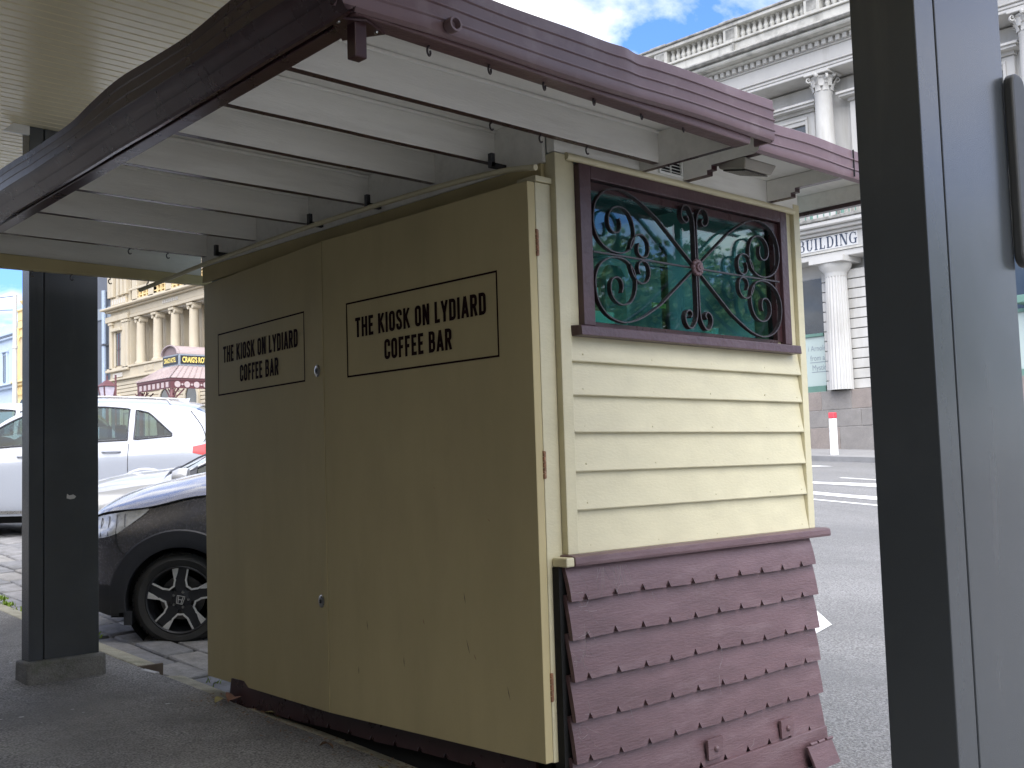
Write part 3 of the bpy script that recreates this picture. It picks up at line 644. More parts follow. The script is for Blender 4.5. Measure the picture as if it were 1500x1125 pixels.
def DL(u, d, z): return (3.145+ex*u-ey*d, 4.6525+ey*u+ex*d, z)
LW = 1.443
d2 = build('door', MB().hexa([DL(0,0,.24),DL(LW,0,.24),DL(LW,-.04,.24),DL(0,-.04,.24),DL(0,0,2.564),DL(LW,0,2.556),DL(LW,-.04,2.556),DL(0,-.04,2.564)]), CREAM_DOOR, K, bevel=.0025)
for (yy, zz, ln, a_) in ((3.62,.83,.05,80),(3.60,.62,.07,72),(3.56,.60,.03,60),(4.32,.66,.05,80),(3.36,.46,.06,75),(3.8,1.32,.02,20),(4.05,.52,.05,85),(3.45,1.18,.02,40),(4.4,.45,.04,88),(3.9,.72,.03,70)):
    dxx, dzz = ln*math.cos(R(a_)), ln*math.sin(R(a_)); build('scuff', MB().add([(3.1438,yy,zz),(3.1438,yy+dxx*.5+.003,zz+dzz*.5),(3.1438,yy+dxx,zz+dzz),(3.1438,yy+dxx*.5-.002,zz+dzz*.5)], [(0,1,2,3)]), RUST if ln < .04 else BARK, d1)
sign_on(d2, lambda u, v, d: DL(-u, d, v), -(.186+1.06), -.186, 1.873, 2.236)
for z in (1.917, .773):
    c = Vector(DL(.055, .0, z)); lk = MB(); 
    lk.lathe([(.025,-.001),(.025,.004),(.021,.007),(.013,.008),(.012,.006),(0,.006)], (0,0,0), 20, 0)
    v = [(-a*ey+b*0+c.x, c.y+b, c.z+cc*1.25) for a, b, cc in lk.v]; l2 = MB().add(v, lk.f)
    lo = build('lock', l2, CHROME, d2, smooth=40)
    build('keyhole', MB().box(c.x-.0125, c.x-.0085, c.y-.0035, c.y+.0035, z-.009, z+.009), BLACK, lo)
for z0, z1 in ((2.257, 2.37), (1.351, 1.466), (.473, .587)):
    hm = MB(); n_ = 5
    for k in range(n_):
        a = z0+(z1-z0)*k/n_; hm.tube([(3.188,3.166,a+.001),(3.188,3.166,a+(z1-z0)/n_-.002)], .0065, 8)
    hm.box(3.190, 3.200, 3.1655, 3.1675, z0+.004, z1-.004)
    build('hinge', hm, RUST, jm, smooth=50)

# side window
wf = build('window_frame', MB().box(3.419,3.489,3.130,3.188,1.986,2.676).box(4.934,4.994,3.130,3.188,1.986,2.676).box(3.4895,4.9335,3.130,3.188,2.618,2.676), PURPLE_SHADED, K, bevel=.004)
build('window_sill', MB().hexa([(3.366,3.096,1.938),(5.024,3.096,1.938),(5.024,3.166,1.938),(3.366,3.166,1.938),(3.366,3.100,1.980),(5.024,3.100,1.980),(5.024,3.166,1.985),(3.366,3.166,1.985)]), PURPLE_SHADED, K, bevel=.004)
build('window_sash', MB().box(3.489,3.506,3.15,3.205,2.0,2.611).box(4.89,4.9335,3.15,3.205,2.0,2.611).box(3.5065,4.8895,3.15,3.205,2.575,2.611).box(3.5065,4.8895,3.15,3.205,1.988,2.006), PURPLE_D, K)
build('window_pane', MB().box(3.507,4.889,3.176,3.182,2.0065,2.5745), GLASS, K)
# iron grille
gc = (4.196, 3.130, 2.305); GU, GV = .705, .298
def G3(u, v, w): return (gc[0]+u, gc[1]+w, gc[2]+v)
def scroll(u_s, v_s):
    A = [(0,0),(-.27,.196),(-.40,.262),(-.50,.290),(-.575,.287),(-.64,.262),(-.685,.215),(-.702,.16),(-.700,.105),(-.672,.055),(-.62,.022),(-.56,.010),(-.50,.018),(-.455,.05),(-.437,.10),(-.445,.155),(-.475,.198),(-.525,.215),(-.572,.205),(-.603,.172),(-.606,.130),(-.585,.103),(-.555,.098),(-.533,.113),(-.528,.14),(-.536,.163)]
    B = [(-.475,.028),(-.455,.075),(-.42,.105),(-.38,.108),(-.348,.085),(-.340,.048),(-.355,.016),(-.385,.008),(-.41,.02),(-.418,.045),(-.408,.068)]
    return [[(a*u_s, b*v_s) for a, b in q] for q in (A, B)]
GR = build('window_grille', MB().ribbon([(-GU,.0),(GU,.0)], G3, .007, .012), IRON, K)
for us in (1, -1):
    for vs in (1, -1):
        for q in scroll(us, vs):
            pts = [q[0]]+cat_rom(q[1:], 6) if len(q) > 20 else cat_rom(q, 6)
            build('scroll', MB().ribbon(pts, lambda u, v, w: G3(u, v, w-.006), .006, .022), IRON, GR, smooth=35)
for us in (1, -1):
    pts = [(us*.055,.185),(us*.085,.205),(us*.105,.235),(us*.10,.268),(us*.075,.287),(us*.045,.283),(us*.02,.255),(us*.009,.20),(us*.0075,.1)]
    pts = [(us*.062,.238),(us*.05,.222),(us*.066,.205),(us*.092,.215),(us*.103,.243),(us*.09,.275),(us*.062,.288),(us*.035,.272),(us*.014,.235),(us*.0085,.18)]
    full = cat_rom(pts, 5)+[(us*.0085, -.18)]+cat_rom([(a, -b) for a, b in pts[::-1]], 5)[1:]
    build('bar', MB().ribbon(full, lambda u, v, w: G3(u, v, w-.012), .007, .026), IRON, GR, smooth=35)
ro = MB()
for k in range(10):
    a = 2*math.pi*k/10
    ro.lathe([(0,-.022),(.009,-.021),(.013,-.016),(.013,-.008)], (gc[0]+.029*math.cos(a), gc[1], gc[2]+.029*math.sin(a)), 8, 1)
    ro.lathe([(0,-.030),(.006,-.029),(.008,-.024),(.008,-.01)], (gc[0]+.015*math.cos(a+.3), gc[1], gc[2]+.015*math.sin(a+.3)), 8, 1)
ro.lathe([(0,-.034),(.008,-.033),(.011,-.025),(.03,-.018),(.037,-.010),(.037,-.002)], gc, 20, 1)
build('rosette', ro, PURPLE, GR, smooth=50)
# things inside the kiosk, seen through the glass
o = build('counter', MB().box(3.40, 5.0, 3.26, 3.62, 1.90, 1.955), mat('counter_top', (.12,.2,.19), .5, .1), bevel=.004); tag(o, 'dark counter just inside the kiosk window', 'counter')
o = build('poster', MB().box(3.47, 3.68, 3.262, 3.268, 2.06, 2.23), BROWNC); tag(o, 'small brown poster standing inside the window at its left', 'poster')
def text_mesh(s, size, name, m_, parent, to3, ext=.0, sx=1.0, align='CENTER', offset=0.0):
    c = bpy.data.curves.new('t', 'FONT'); c.body = s; c.size = size; c.align_x = align; c.offset = offset; c.resolution_u = 3
    t = bpy.data.objects.new('t', c); COL.objects.link(t); dg = bpy.context.evaluated_depsgraph_get()
    me = bpy.data.meshes.new_from_object(t.evaluated_get(dg)); bpy.data.objects.remove(t)
    v = [to3(p.co.x*sx, p.co.y) for p in me.vertices]; f = [tuple(p.vertices) for p in me.polygons]
    return build(name, MB().add(v, f), m_, parent)
text_mesh('ventil', .07, 'lettering', WHITEC, o, lambda a, b: (3.585+a, 3.2605, 2.135+b))
o = build('card', MB().box(3.47, 3.74, 3.245, 3.25, 1.957, 2.075), PLYGREEN); tag(o, 'pale mint card at the lower left corner of the window', 'card')
o = build('paper_strip', MB().box(3.47, 3.53, 3.29, 3.295, 2.0, 2.57), PLYGREEN); tag(o, 'tall pale strip of paper hanging inside the left edge of the window', 'paper')
o = build('notice', MB().box(4.45, 4.56, 3.60, 3.605, 2.20, 2.225), mat('yellow_card', (.7,.6,.15), .5, .05)); tag(o, 'narrow yellow notice inside the right half of the window', 'notice')
for k, (cx, cz) in enumerate(((4.66, .11), (4.71, .13), (4.76, .10))):
    o = build('cup', MB().lathe([(.022,0),(.03,cz),(.0305,cz),(.027,cz-.004)], (cx, 3.42, 1.955), 16), WHITEC, smooth=40)
    tag(o, ('shortest-but-one white cup, left in the row inside the window', 'tallest white cup in the row inside the window', 'shortest white cup, right in the row inside the window')[k], 'cup', 'white cups on the kiosk counter')
o = build('menu_stand', MB().prism([(4.42,1.955),(4.62,1.955),(4.60,2.42),(4.56,2.47),(4.48,2.47),(4.44,2.42)], 1, 3.9, 3.94), PANEL, bevel=.01); tag(o, 'pale arched board deep inside the kiosk behind the right scrolls', 'board')

# nail heads, cobweb strands and litter: far too small and many to pick apart
nm = MB()
for i in range(6):
    for x in (3.42, 3.86, 4.30, 4.74, 5.03):
        z = zs_[i+1]+.028+random.uniform(-.004,.004); nm.lathe([(.0045,3.146),(.004,3.1415),(0,3.1408)], (x+random.uniform(-.012,.012), 0, z), 8, 1)
o = build('nail_heads', nm, CREAM, K, smooth=50); o['kind'] = 'stuff'
cw = MB()
for i in range(46):
    if i < 26: a = Vector((random.uniform(3.205,3.30), 3.075, random.uniform(.1,.98))); b = a+Vector((random.uniform(-.02,.09), random.uniform(-.012,.0), random.uniform(-.12,.04)))
    elif i < 38: a = Vector((random.uniform(3.38,3.62), 3.078, .985)); b = a+Vector((random.uniform(-.06,.08), -.006, random.uniform(-.14,-.04)))
    else: a = Vector((random.uniform(3.3,4.9), 3.072, random.choice(bots)+random.uniform(-.02,.06))); b = a+Vector((random.uniform(-.04,.04), -.004, random.uniform(-.10,-.02)))
    mid = (a+b)/2+Vector((random.uniform(-.015,.015), -.004, random.uniform(-.02,.005))); cw.tube([a, mid, b], .0005, 3, cap=False)
o = build('cobwebs', cw, mat('cobweb', (.38,.35,.36), .9, .1), K); o['kind'] = 'stuff'
lt2 = MB()
for i in range(420):
    y_ = random.uniform(2.6, 5.9); x_ = 3.22-abs(random.gauss(0, .10))-.0; z_ = g(y_)+.012+random.uniform(0,.006); s_ = random.uniform(.004,.016); a = random.uniform(0,6.28); t_ = random.uniform(-.5,.5)
    ca, sa = math.cos(a)*s_, math.sin(a)*s_
    lt2.add([(x_-ca,y_-sa,z_),(x_+sa*.4,y_-ca*.4,z_+s_*.25*t_),(x_+ca,y_+sa,z_+s_*.3),(x_-sa*.4,y_+ca*.4,z_)], [(0,1,2,3)])
build('leaf_litter', lt2, LEAF[0], kind='stuff')

# ------------------------------------------------------------------ canopy (a part of the kiosk)
def xf(y): return 1.820+.045*(y-3.0)
CAN = build('canopy', MB().hexa([(xf(2.52)+.03,2.552,2.868),(3.955,2.545,2.868),(3.955,6.46,2.868),(xf(6.46)+.02,6.46,2.868),(xf(2.52)+.03,2.552,2.89),(3.955,2.545,2.89),(3.955,6.46,2.89),(xf(6.46)+.02,6.46,2.89)]), WHITE_P, K)
build('roof_sheet', MB().box(2.02, 3.95, 2.64, 6.5, 2.892, 2.898), ROOFGREY, CAN)
build('joist', MB().box(1.98, 3.45, 6.452, 6.495, 2.64, 2.867), WHITE_P, CAN, bevel=.003)
for i, yj in enumerate((3.03, 3.475, 3.885, 4.40, 4.935, 5.46, 6.03)):
    x0 = xf(yj)+.12; x1 = 3.885 if i == 0 else 3.262
    mb = MB(); 
    n_ = 12; v = []
    for k in range(n_+1):
        x = x0+(x1-x0)*k/n_; w = .0015*math.sin(k+i)
        v += [(x, yj+w, 2.867), (x, yj+w, 2.7205), (x, yj+.037+w, 2.7205), (x, yj+.037+w, 2.867)]
    f = [(k*4+j, k*4+(j+1) % 4, (k+1)*4+(j+1) % 4, (k+1)*4+j) for k in range(n_) for j in range(4)]+[(0,1,2,3),(n_*4+3,n_*4+2,n_*4+1,n_*4)]
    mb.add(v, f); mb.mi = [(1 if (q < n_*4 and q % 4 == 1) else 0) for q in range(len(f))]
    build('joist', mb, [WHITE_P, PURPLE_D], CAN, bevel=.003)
    build('soffit_bead', MB().box(x0, x1-.004, yj-.012, yj-.0015, 2.851, 2.8665), WHITE_P, CAN, bevel=.004)
# edge beams
ed = MB(); ys_ = frange(2.64, 6.4, .25); v = []
for y in ys_: v += [(xf(y)+.062, y, 2.718), (xf(y)+.125, y, 2.718), (xf(y)+.125, y, 2.866), (xf(y)+.062, y, 2.866)]
ed.add(v, [(k*4+j, k*4+(j+1) % 4, (k+1)*4+(j+1) % 4, (k+1)*4+j) for k in range(len(ys_)-1) for j in range(4)]+[(0,1,2,3)])
build('edge_beam', ed, PURPLE_D, CAN, bevel=.004)
build('edge_beam', MB().hexa([(1.86,2.552,2.722),(3.83,2.552,2.692),(3.83,2.625,2.692),(1.86,2.625,2.722),(1.86,2.55,2.862),(3.88,2.55,2.862),(3.88,2.625,2.862),(1.86,2.625,2.862)]), PURPLE, CAN, bevel=.006)
# ribbed fascia sheets: profile across, swept along the edge with dents
def dent(t, s): return .0035*math.sin(t*3.1+s)*math.sin(t*7.3+2*s)
def nearprof(z0, z1, y0, nr):
    p = [(y0+.045, z0+.006), (y0+.02, z0-.004), (y0+.004, z0+.004), (y0, z0+.016)]; H_ = z1-z0
    for k in range(1, nr+1):
        zc = z0+H_*k/(nr+1)
        p += [(y0, zc-.006), (y0-.006, zc-.002), (y0-.006, zc+.003), (y0+.003, zc+.006)]
    p += [(y0+.002, z1-.004), (y0+.008, z1), (y0+.06, z1+.002)]
    return p
def fdisp(q, t):
    d = dent(t, 0.7); x, y, z = q
    # a crease where the sheet was knocked, as in the photograph
    k = math.exp(-((t-3.02)/.05)**2)*.010 - math.exp(-((t-3.10)/.05)**2)*.008 + math.exp(-((t-2.2)/.12)**2)*.006
    up = (z-2.73)/.17
    return (x, y+d*.7-k*max(0, up), z+(dent(t, 2.0)*.6+(.012*math.exp(-((t-2.05)/.15)**2)))*max(0, min(1, up))-.004*(1-min(1, max(0, up)))*math.sin(t*5))
build('fascia_sheet', MB().sheet(nearprof(2.726, 2.897, 2.522, 3), 0, frange(1.775, 3.965, .03), fdisp), PURPLE_M, CAN, smooth=32)
build('fascia_end', MB().box(3.955, 3.968, 2.528, 2.62, 2.72, 2.882), PURPLE_M, CAN, bevel=.003)
# street-facing... footpath-facing fascia: a flared, bowed gutter of sheet metal
fp = [(.03,.03),(.022,.004),(.004,.0),(-.006,.008),(-.030,.055),(-.022,.058),(-.028,.066),(-.052,.108),(-.056,.122),(-.048,.127),(-.052,.133),(-.056,.17),(-.049,.175),(-.053,.181),(-.057,.218),(-.050,.223),(-.054,.229),(-.060,.262),(-.052,.27),(.02,.273)]
BOW = [(2.4,.012),(2.62,.004),(3.07,.013),(3.4,-.002),(3.7,.008),(4.0,.022),(4.3,.002),(4.55,-.02),(5.0,-.016),(5.35,-.007),(6.6,-.01)]
bow = cat_rom(BOW, 6)
def gut(q, t):
    x, y, z = q; up = max(0, z)/.27
    return (xf(t)+x, t, 2.697+z*.785+interp(bow, t)*up**1.5+dent(t, 1.2)*.5)
build('fascia_sheet', MB().sheet(fp, 1, frange(2.505, 6.5, .05), gut), PURPLE_D, CAN, smooth=18)
# far end beam and its hooks
build('end_beam', MB().hexa([(1.95,6.40,2.602),(3.5,6.40,2.618),(3.5,6.45,2.618),(1.95,6.45,2.602),(1.95,6.40,2.687),(3.5,6.40,2.675),(3.5,6.45,2.675),(1.95,6.45,2.687)]), CREAM_DOOR, CAN, bevel=.006)
# corner stub post
st = build('corner_stub', MB().box(1.872, 1.915, 2.575, 2.617, 2.606, 2.716), PURPLE_D, CAN, bevel=.004)
build('stub_flange', MB().prism([(1.80,2.60),(1.90,2.555),(2.00,2.60),(1.93,2.72)], 2, 2.709, 2.716), PURPLE_D, CAN)
for a, b in ((1.835, 2.605), (1.968, 2.60)): build('bolt', MB().lathe([(.007,2.709),(.006,2.704),(0,2.702)], (a, b, 0), 10), CHROME, CAN, smooth=50)
build('drain_spout', MB().lathe([(.020,2.515),(.024,2.505),(.024,2.478),(.017,2.478),(.015,2.50),(0,2.50)], (2.18, 0, 2.752), 14, 1), PURPLE_M, CAN, smooth=40)
# screw eyes and hooks
def eye(x, y, z, rz, opn=False):
    pts = [(0,0,.02),(0,0,-.004)]; r_ = .0135; a1 = 300 if not opn else 235
    for k in range(13): a = R(90+(a1)*k/12); pts.append((r_*math.cos(a), 0, -.004-r_+r_*math.sin(a)))
    c, s = math.cos(rz), math.sin(rz)
    return MB().tube([(x+a*c, y+a*s, z+b) for a, _, b in pts], .0036, 6)
for x in (2.17, 2.426, 2.679, 2.931, 3.196, 3.449): build('screw_eye', eye(x, 2.60, 2.716, .5), IRON, CAN, smooth=60)
for x in (2.847, 3.113, 3.386): build('hook', eye(x, 3.05, 2.719, .3, True), IRON, CAN, smooth=60)
for x in (2.382, 2.609, 2.838, 3.079): build('hook', eye(x, 6.425, 2.604, .4, True), IRON, CAN, smooth=60)
for x in (2.789, 3.022): build('hook', eye(x, 6.05, 2.719, .4, True), IRON, CAN, smooth=60)
# lower canopy on the street side
build('lower_fascia_sheet', MB().sheet(nearprof(2.704, 2.848, 2.602, 2), 0, frange(3.97, 5.42, .03), lambda q, t: (q[0], q[1]+dent(t, 3)*.35, q[2]+.004*math.sin(t*9)*(q[2] > 2.75))), PURPLE_M, CAN, smooth=32)
build('sheet_joint', MB().box(4.742, 4.746, 2.5935, 2.600, 2.714, 2.842), BLACK, CAN)
build('lower_soffit', MB().box(3.9, 5.36, 2.625, 3.138, 2.822, 2.836).box(5.132, 5.36, 3.139, 6.2, 2.822, 2.836), WHITE_P, CAN)
build('lower_roof', MB().box(3.97, 5.40, 2.72, 6.25, 2.838, 2.845), ROOFGREY, CAN)
build('street_beam', MB().box(5.30, 5.345, 2.65, 6.2, 2.717, 2.738), PURPLE_D, CAN, bevel=.003)
build('street_board', MB().box(5.285, 5.35, 2.65, 6.2, 2.739, 2.821), WHITE_P, CAN)
def bracket(x, w, stepped=True):
    mb = MB(); zt = 2.82; y0, y1 = 2.63, 3.1385
    pr2 = [(y0,zt),(y0,2.752),(2.975,2.752),(2.975,2.732),(3.0,2.732),(3.0,2.712),(y1,2.712),(y1,zt)] if stepped else [(y0,zt+.04),(y0,2.705),(y1,2.705),(y1,zt+.04)]
    mb.prism(pr2, 0, x-w/2, x+w/2)
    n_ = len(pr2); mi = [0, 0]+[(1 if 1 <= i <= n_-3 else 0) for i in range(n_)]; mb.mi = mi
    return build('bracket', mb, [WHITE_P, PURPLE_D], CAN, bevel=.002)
bracket(3.845, .03, False); bracket(4.165, .045); bracket(4.86, .045)
vt = build('vent_grille', MB().box(3.96,4.135,3.128,3.139,2.72,2.732).box(3.96,4.135,3.128,3.139,2.80,2.812).box(3.96,3.972,3.128,3.139,2.7325,2.7995).box(4.123,4.135,3.128,3.139,2.7325,2.7995).box(4.045,4.05,3.13,3.139,2.7325,2.7995), WHITEC, CAN, bevel=.003)
for k in range(4): build('vent_slat', MB().hexa([(3.9725,3.130,2.738+.015*k),(4.1225,3.130,2.738+.015*k),(4.1225,3.138,2.744+.015*k),(3.9725,3.138,2.744+.015*k),(3.9725,3.130,2.740+.015*k),(4.1225,3.130,2.740+.015*k),(4.1225,3.138,2.746+.015*k),(3.9725,3.138,2.746+.015*k)]), WHITEC, vt)
build('vent_back', MB().box(3.973,4.122,3.1385,3.1395,2.733,2.799), BLACK, vt)
fl_ = empty('floodlight', (4.27, 2.86, 2.8), 'small floodlight with a dark lens hung under the street side of the canopy', 'light')
build('housing', MB().hexa([(4.15,2.80,2.70),(4.36,2.80,2.70),(4.33,2.96,2.735),(4.18,2.96,2.735),(4.13,2.78,2.745),(4.38,2.78,2.745),(4.33,2.98,2.79),(4.18,2.98,2.79)]), mat('floodlight_body', (.33,.31,.27), .5, .1), fl_, bevel=.008, seg=3, smooth=40)
build('lens', MB().hexa([(4.165,2.81,2.694),(4.345,2.81,2.694),(4.322,2.945,2.724),(4.188,2.945,2.724),(4.165,2.81,2.6995),(4.345,2.81,2.6995),(4.322,2.945,2.7295),(4.188,2.945,2.7295)]), mat('floodlight_lens', (.05,.045,.04), .25, .2), fl_, bevel=.002)
build('arm', MB().tube([(4.255,2.9,2.775),(4.255,2.9,2.824)], .012, 8), WHITE_P, fl_, smooth=50)

# ================================================================== CARS
class Car:
    def __init__(s, T, arches, win, ws, rw):
        s.T = T; s.arches = arches; s.win = win; s.ws = ws; s.rw = rw
        s.tab = {k: smooth_tab(v) for k, v in T.items()}
    def t(s, k, x): return interp(s.tab[k], x)
    def zb(s, x):
        z = s.t('zb', x)
        for cx, cz, ra in s.arches:
            if abs(x-cx) < ra: z = max(z, cz+math.sqrt(ra*ra-(x-cx)**2))
        return z
    def band(s, x):
        for (a, b, lo, hi) in s.win:
            if a-1e-6 <= x <= b+1e-6: return interp(lo, x), interp(hi, x)
        return .1, .9
    def prof(s, x):
        zb = s.zb(x); wm, ws, wr, zs, zr, zc = (s.t(k, x) for k in ('wm','ws','wr','zs','zr','zc'))
        z0 = s.t('zb', x)
        def low(z):
            t = (z-z0)/max(zs-z0, .05)
            pts = [(0, wm-.045), (.12, wm-.012), (.35, wm), (.62, wm-.004), (.80, wm-.015), (.93, ws+.02), (1, ws)]
            return interp(cat_rom(pts, 4), t)
        P = []
        for k in range(13): z = zb+(zs-zb)*k/12; P.append((low(z), z))
        lo, hi = s.band(x)
        for q in (lo, lo+(hi-lo)*.33, lo+(hi-lo)*.67, hi, 1.0):
            P.append((ws+(wr-ws)*q+.018*math.sin(math.pi*q)*min(1, (zr-zs)/.3), zs+(zr-zs)*q))
        for q in (.2, .45, .72, 1.0): P.append((wr*(1-q), zr+(zc-zr)*math.sin(q*math.pi/2)**.9))
        return P
    def y(s, x, z):
        P = s.prof(x); pr = P[0]
        if z <= pr[1]: 
            return pr[0]
        for p in P[1:18]:
            if z <= p[1]:
                t = (z-pr[1])/max(1e-6, p[1]-pr[1]); return pr[0]+(p[0]-pr[0])*t
            pr = p
        return P[17][0]
    def xs(s):
        a, b = s.T['zb'][0][0], s.T['zb'][-1][0]; X = set([a, b])
        for q in frange(a, b, .06): X.add(round(q, 4))
        for cx, cz, ra in s.arches:
            for k in range(25): X.add(round(cx+ra*math.cos(math.pi*k/24), 4))
        for w in s.win: X |= {round(w[0], 4), round(w[1], 4)}
        for w in (s.ws, s.rw): X |= {round(w[0], 4), round(w[1], 4)}
        X = sorted(X); o = [X[0]]
        keep = set(round(q, 4) for w in s.win for q in w[:2]) | set(round(q, 4) for w in (s.ws, s.rw) for q in w) | {b}
        for q in X[1:]:
            if q-o[-1] > .008: o.append(q)
            elif q in keep: o[-1] = q
        return o
    def patch(s, xs, lo, hi, rows, off, side=1):
        mb = MB(); v = []
        for x in xs:
            a, b = lo(x), hi(x)
            for k in range(rows+1): z = a+(b-a)*k/rows; v.append((x, side*(s.y(x, z)+off), z))
        n = rows+1
        return mb.add(v, [(i*n+j, (i+1)*n+j, (i+1)*n+j+1, i*n+j+1) for i in range(len(xs)-1) for j in range(rows)])

def wheel(parent, x, y, z, rt, rr_, w, side, style, mb_paint=None):
    W = Matrix.Translation((x, y, z)); sd = side
    hw = w/2
    ty = MB().lathe([(rr_-.01,-hw+.02),(rr_+.012,-hw+.004),(rr_+.05,-hw-.004),(rt-.035,-hw+.004),(rt-.012,-hw+.022),(rt,-hw+.05),(rt,hw-.05),(rt-.012,hw-.022),(rt-.035,hw-.004),(rr_+.05,hw+.004),(rr_+.012,hw-.004),(rr_-.01,hw-.02)], (0,0,0), 56, 1, caps=False)
    wh = build('wheel', ty, TYRE, parent, local=True, mw=W, smooth=35)
    if style == 'detail':
        for k in range(50):
            if k % 2: continue
        tr = MB()
        for k in range(64):
            a = 2*math.pi*k/64
            for (h0, h1, sh) in ((-hw+.03,-hw+.075,.03),(hw-.075,hw-.03,-.03)):
                p = []
                for (rr2, aa, h) in ((rt-.002,a,h0),(rt-.002,a+.062,h0),(rt-.002,a+.062+sh,h1),(rt-.002,a+sh,h1),(rt+.004,a,h0),(rt+.004,a+.062,h0),(rt+.004,a+.062+sh,h1),(rt+.004,a+sh,h1)):
                    p.append((rr2*math.cos(aa), h, rr2*math.sin(aa)))
                tr.hexa(p)
        t_ = build('tread_blocks', tr, TYRE, wh, local=True); t_['kind'] = 'stuff'
    f = hw*.86*sd  # outer face of the rim
    rim = MB().lathe([(rr_-.012, sd*(hw-.012)),(rr_-.002, sd*(hw-.004)),(rr_+.006, sd*(hw-.010)),(rr_-.004, sd*(hw-.03)),(rr_-.03, sd*.02),(rr_-.04,-sd*.05)], (0,0,0), 48, 1, caps=False)
    build('rim', rim, ALLOY_D if style == 'detail' else ALLOY, wh, local=True, smooth=40)
    build('brake_disc', MB().lathe([(.0,-sd*.0),(rr_*.66,0),(rr_*.66,-sd*.02)], (0,0,0), 32, 1), mat('brake_disc', (.16,.15,.14), .4, .2, 30, metal=.8), wh, local=True, smooth=40)
    def P(r_, a, h): return (r_*math.cos(a), h, r_*math.sin(a))
    Rr = rr_
    ph = R(18)
    if style == 'detail':
        dk = MB(); br = MB()
        win = [(.965,-23),(.60,-21),(.44,-11),(.44,11),(.60,21),(.965,23)]
        for k in range(5):
            a0 = ph+2*math.pi*k/5+math.pi/5
            # dark spoke plate between this window and the next one
            L_ = [(.28,-24),(.44,-25),(.60,-15),(.965,-13),(.965,13),(.60,15),(.44,25),(.28,24)]
            c0 = ph+2*math.pi*k/5
            o_ = [P(Rr*q, c0+R(d), f-sd*.012) for q, d in L_]; i_ = [P(Rr*q, c0+R(d), f-sd*.055) for q, d in L_]
            n_ = len(L_); dk.add(o_+i_, [tuple(range(n_)), tuple(range(2*n_-1, n_-1, -1))]+[(i, (i+1) % n_, n_+(i+1) % n_, n_+i) for i in range(n_)])
            # machined strip round the window
            pts = []
            for (q1, d1), (q2, d2) in zip(win, win[1:]):
                for t in range(5): pts.append((q1+(q2-q1)*t/5, d1+(d2-d1)*t/5))
            pts.append(win[-1])
            pl = [(Rr*q*math.cos(a0+R(d)), Rr*q*math.sin(a0+R(d))) for q, d in pts]
            br.ribbon(pl, lambda u, v, w: (u, f-sd*.012+sd*w, v), .0125, .008)
            # bright wedges where the spokes meet the rim
            for sg in (-1, 1):
                if (k % 1) == 0 and sg == 1:
                    q_ = [(.985,22.5),(.985,33),(.80,30),(.66,24.5)]
                    o2 = [P(Rr*a, a0+R(d), f-sd*.004) for a, d in q_]; i2 = [P(Rr*a, a0+R(d), f-sd*.02) for a, d in q_]
                    br.hexa(o2+i2)
        hubm = MB().lathe([(0,f-sd*.014),(.30*Rr,f-sd*.014),(.33*Rr,f-sd*.02),(.34*Rr,f-sd*.06)], (0,0,0), 30, 1, caps=False)
        build('spokes', dk, ALLOY_D, wh, local=True); build('hub', hubm, ALLOY_D, wh, local=True, smooth=40)
        build('spoke_faces', br, ALLOY, wh, local=True)
        nut = MB()
        for k in range(5): a = ph+.3+2*math.pi*k/5; c = P(.235*Rr, a, f-sd*.012); nut.lathe([(0, sd*.012),(.009, sd*.011),(.0105, 0)], c, 8, 1)
        build('wheel_nuts', nut, CHROME, wh, local=True)
        cap = MB().lathe([(0,f-sd*.002),(.135*Rr,f-sd*.002),(.15*Rr,f-sd*.008),(.15*Rr,f-sd*.016)], (0,0,0), 24, 1, caps=False)
        build('hub_cap', cap, ALLOY_D, wh, local=True, smooth=40)
        em = MB(); s_ = Rr*.12; a_ = R(-12)
        def E3(u, v, w): return ((u*math.cos(a_)-v*math.sin(a_))*-sd*-1 if False else -(u*math.cos(a_)-v*math.sin(a_)), f+sd*(-.002+w), u*math.sin(a_)+v*math.cos(a_))
        for q in (([(-.55,.9),(-.38,-.9)]), ([(.55,.9),(.38,-.9)]), ([(-.48,.02),(.48,.02)]), ([(-.95,.95),(.95,.95),(.72,-1.0),(-.72,-1.0),(-.95,.95)])):
            em.ribbon([(a*s_, b*s_) for a, b in q], E3, .0042, .0015)
        build('hub_emblem', em, ALLOY, wh, local=True)
    else:
        sp = MB()
        for k in range(5):
            a = ph+2*math.pi*k/5
            for da in (-.14, .14):
                q_ = [(.2,a+da*.7),(.97,a+da),(.97,a+da+.09),(.2,a+da*.7+.2)]
                sp.hexa([P(Rr*r0, b, f-sd*.01) for r0, b in q_]+[P(Rr*r0, b, f-sd*.05) for r0, b in q_])
        sp.lathe([(0,f),(.24*Rr,f-sd*.004),(.26*Rr,f-sd*.05)], (0,0,0), 20, 1)
        build('spokes', sp, ALLOY, wh, local=True)
    return wh

def place(px, py, az, wb, zoff=0.0):
    """matrix with +x forward (azimuth az from +Y to +X) on the sloped road"""
    f = Vector((math.sin(az), math.cos(az), 0)); e = .8
    sx = (road_z(px+e, py)-road_z(px-e, py))/(2*e); sy = (road_z(px, py+e)-road_z(px, py-e))/(2*e)
    n = Vector((-sx, -sy, 1)).normalized(); f = (f-n*f.dot(n)).normalized(); l = n.cross(f)
    M = Matrix.Identity(4)
    for i in range(3): M[i][0] = f[i]; M[i][1] = l[i]; M[i][2] = n[i]
    M[0][3], M[1][3], M[2][3] = px, py, road_z(px, py)+zoff
    return M

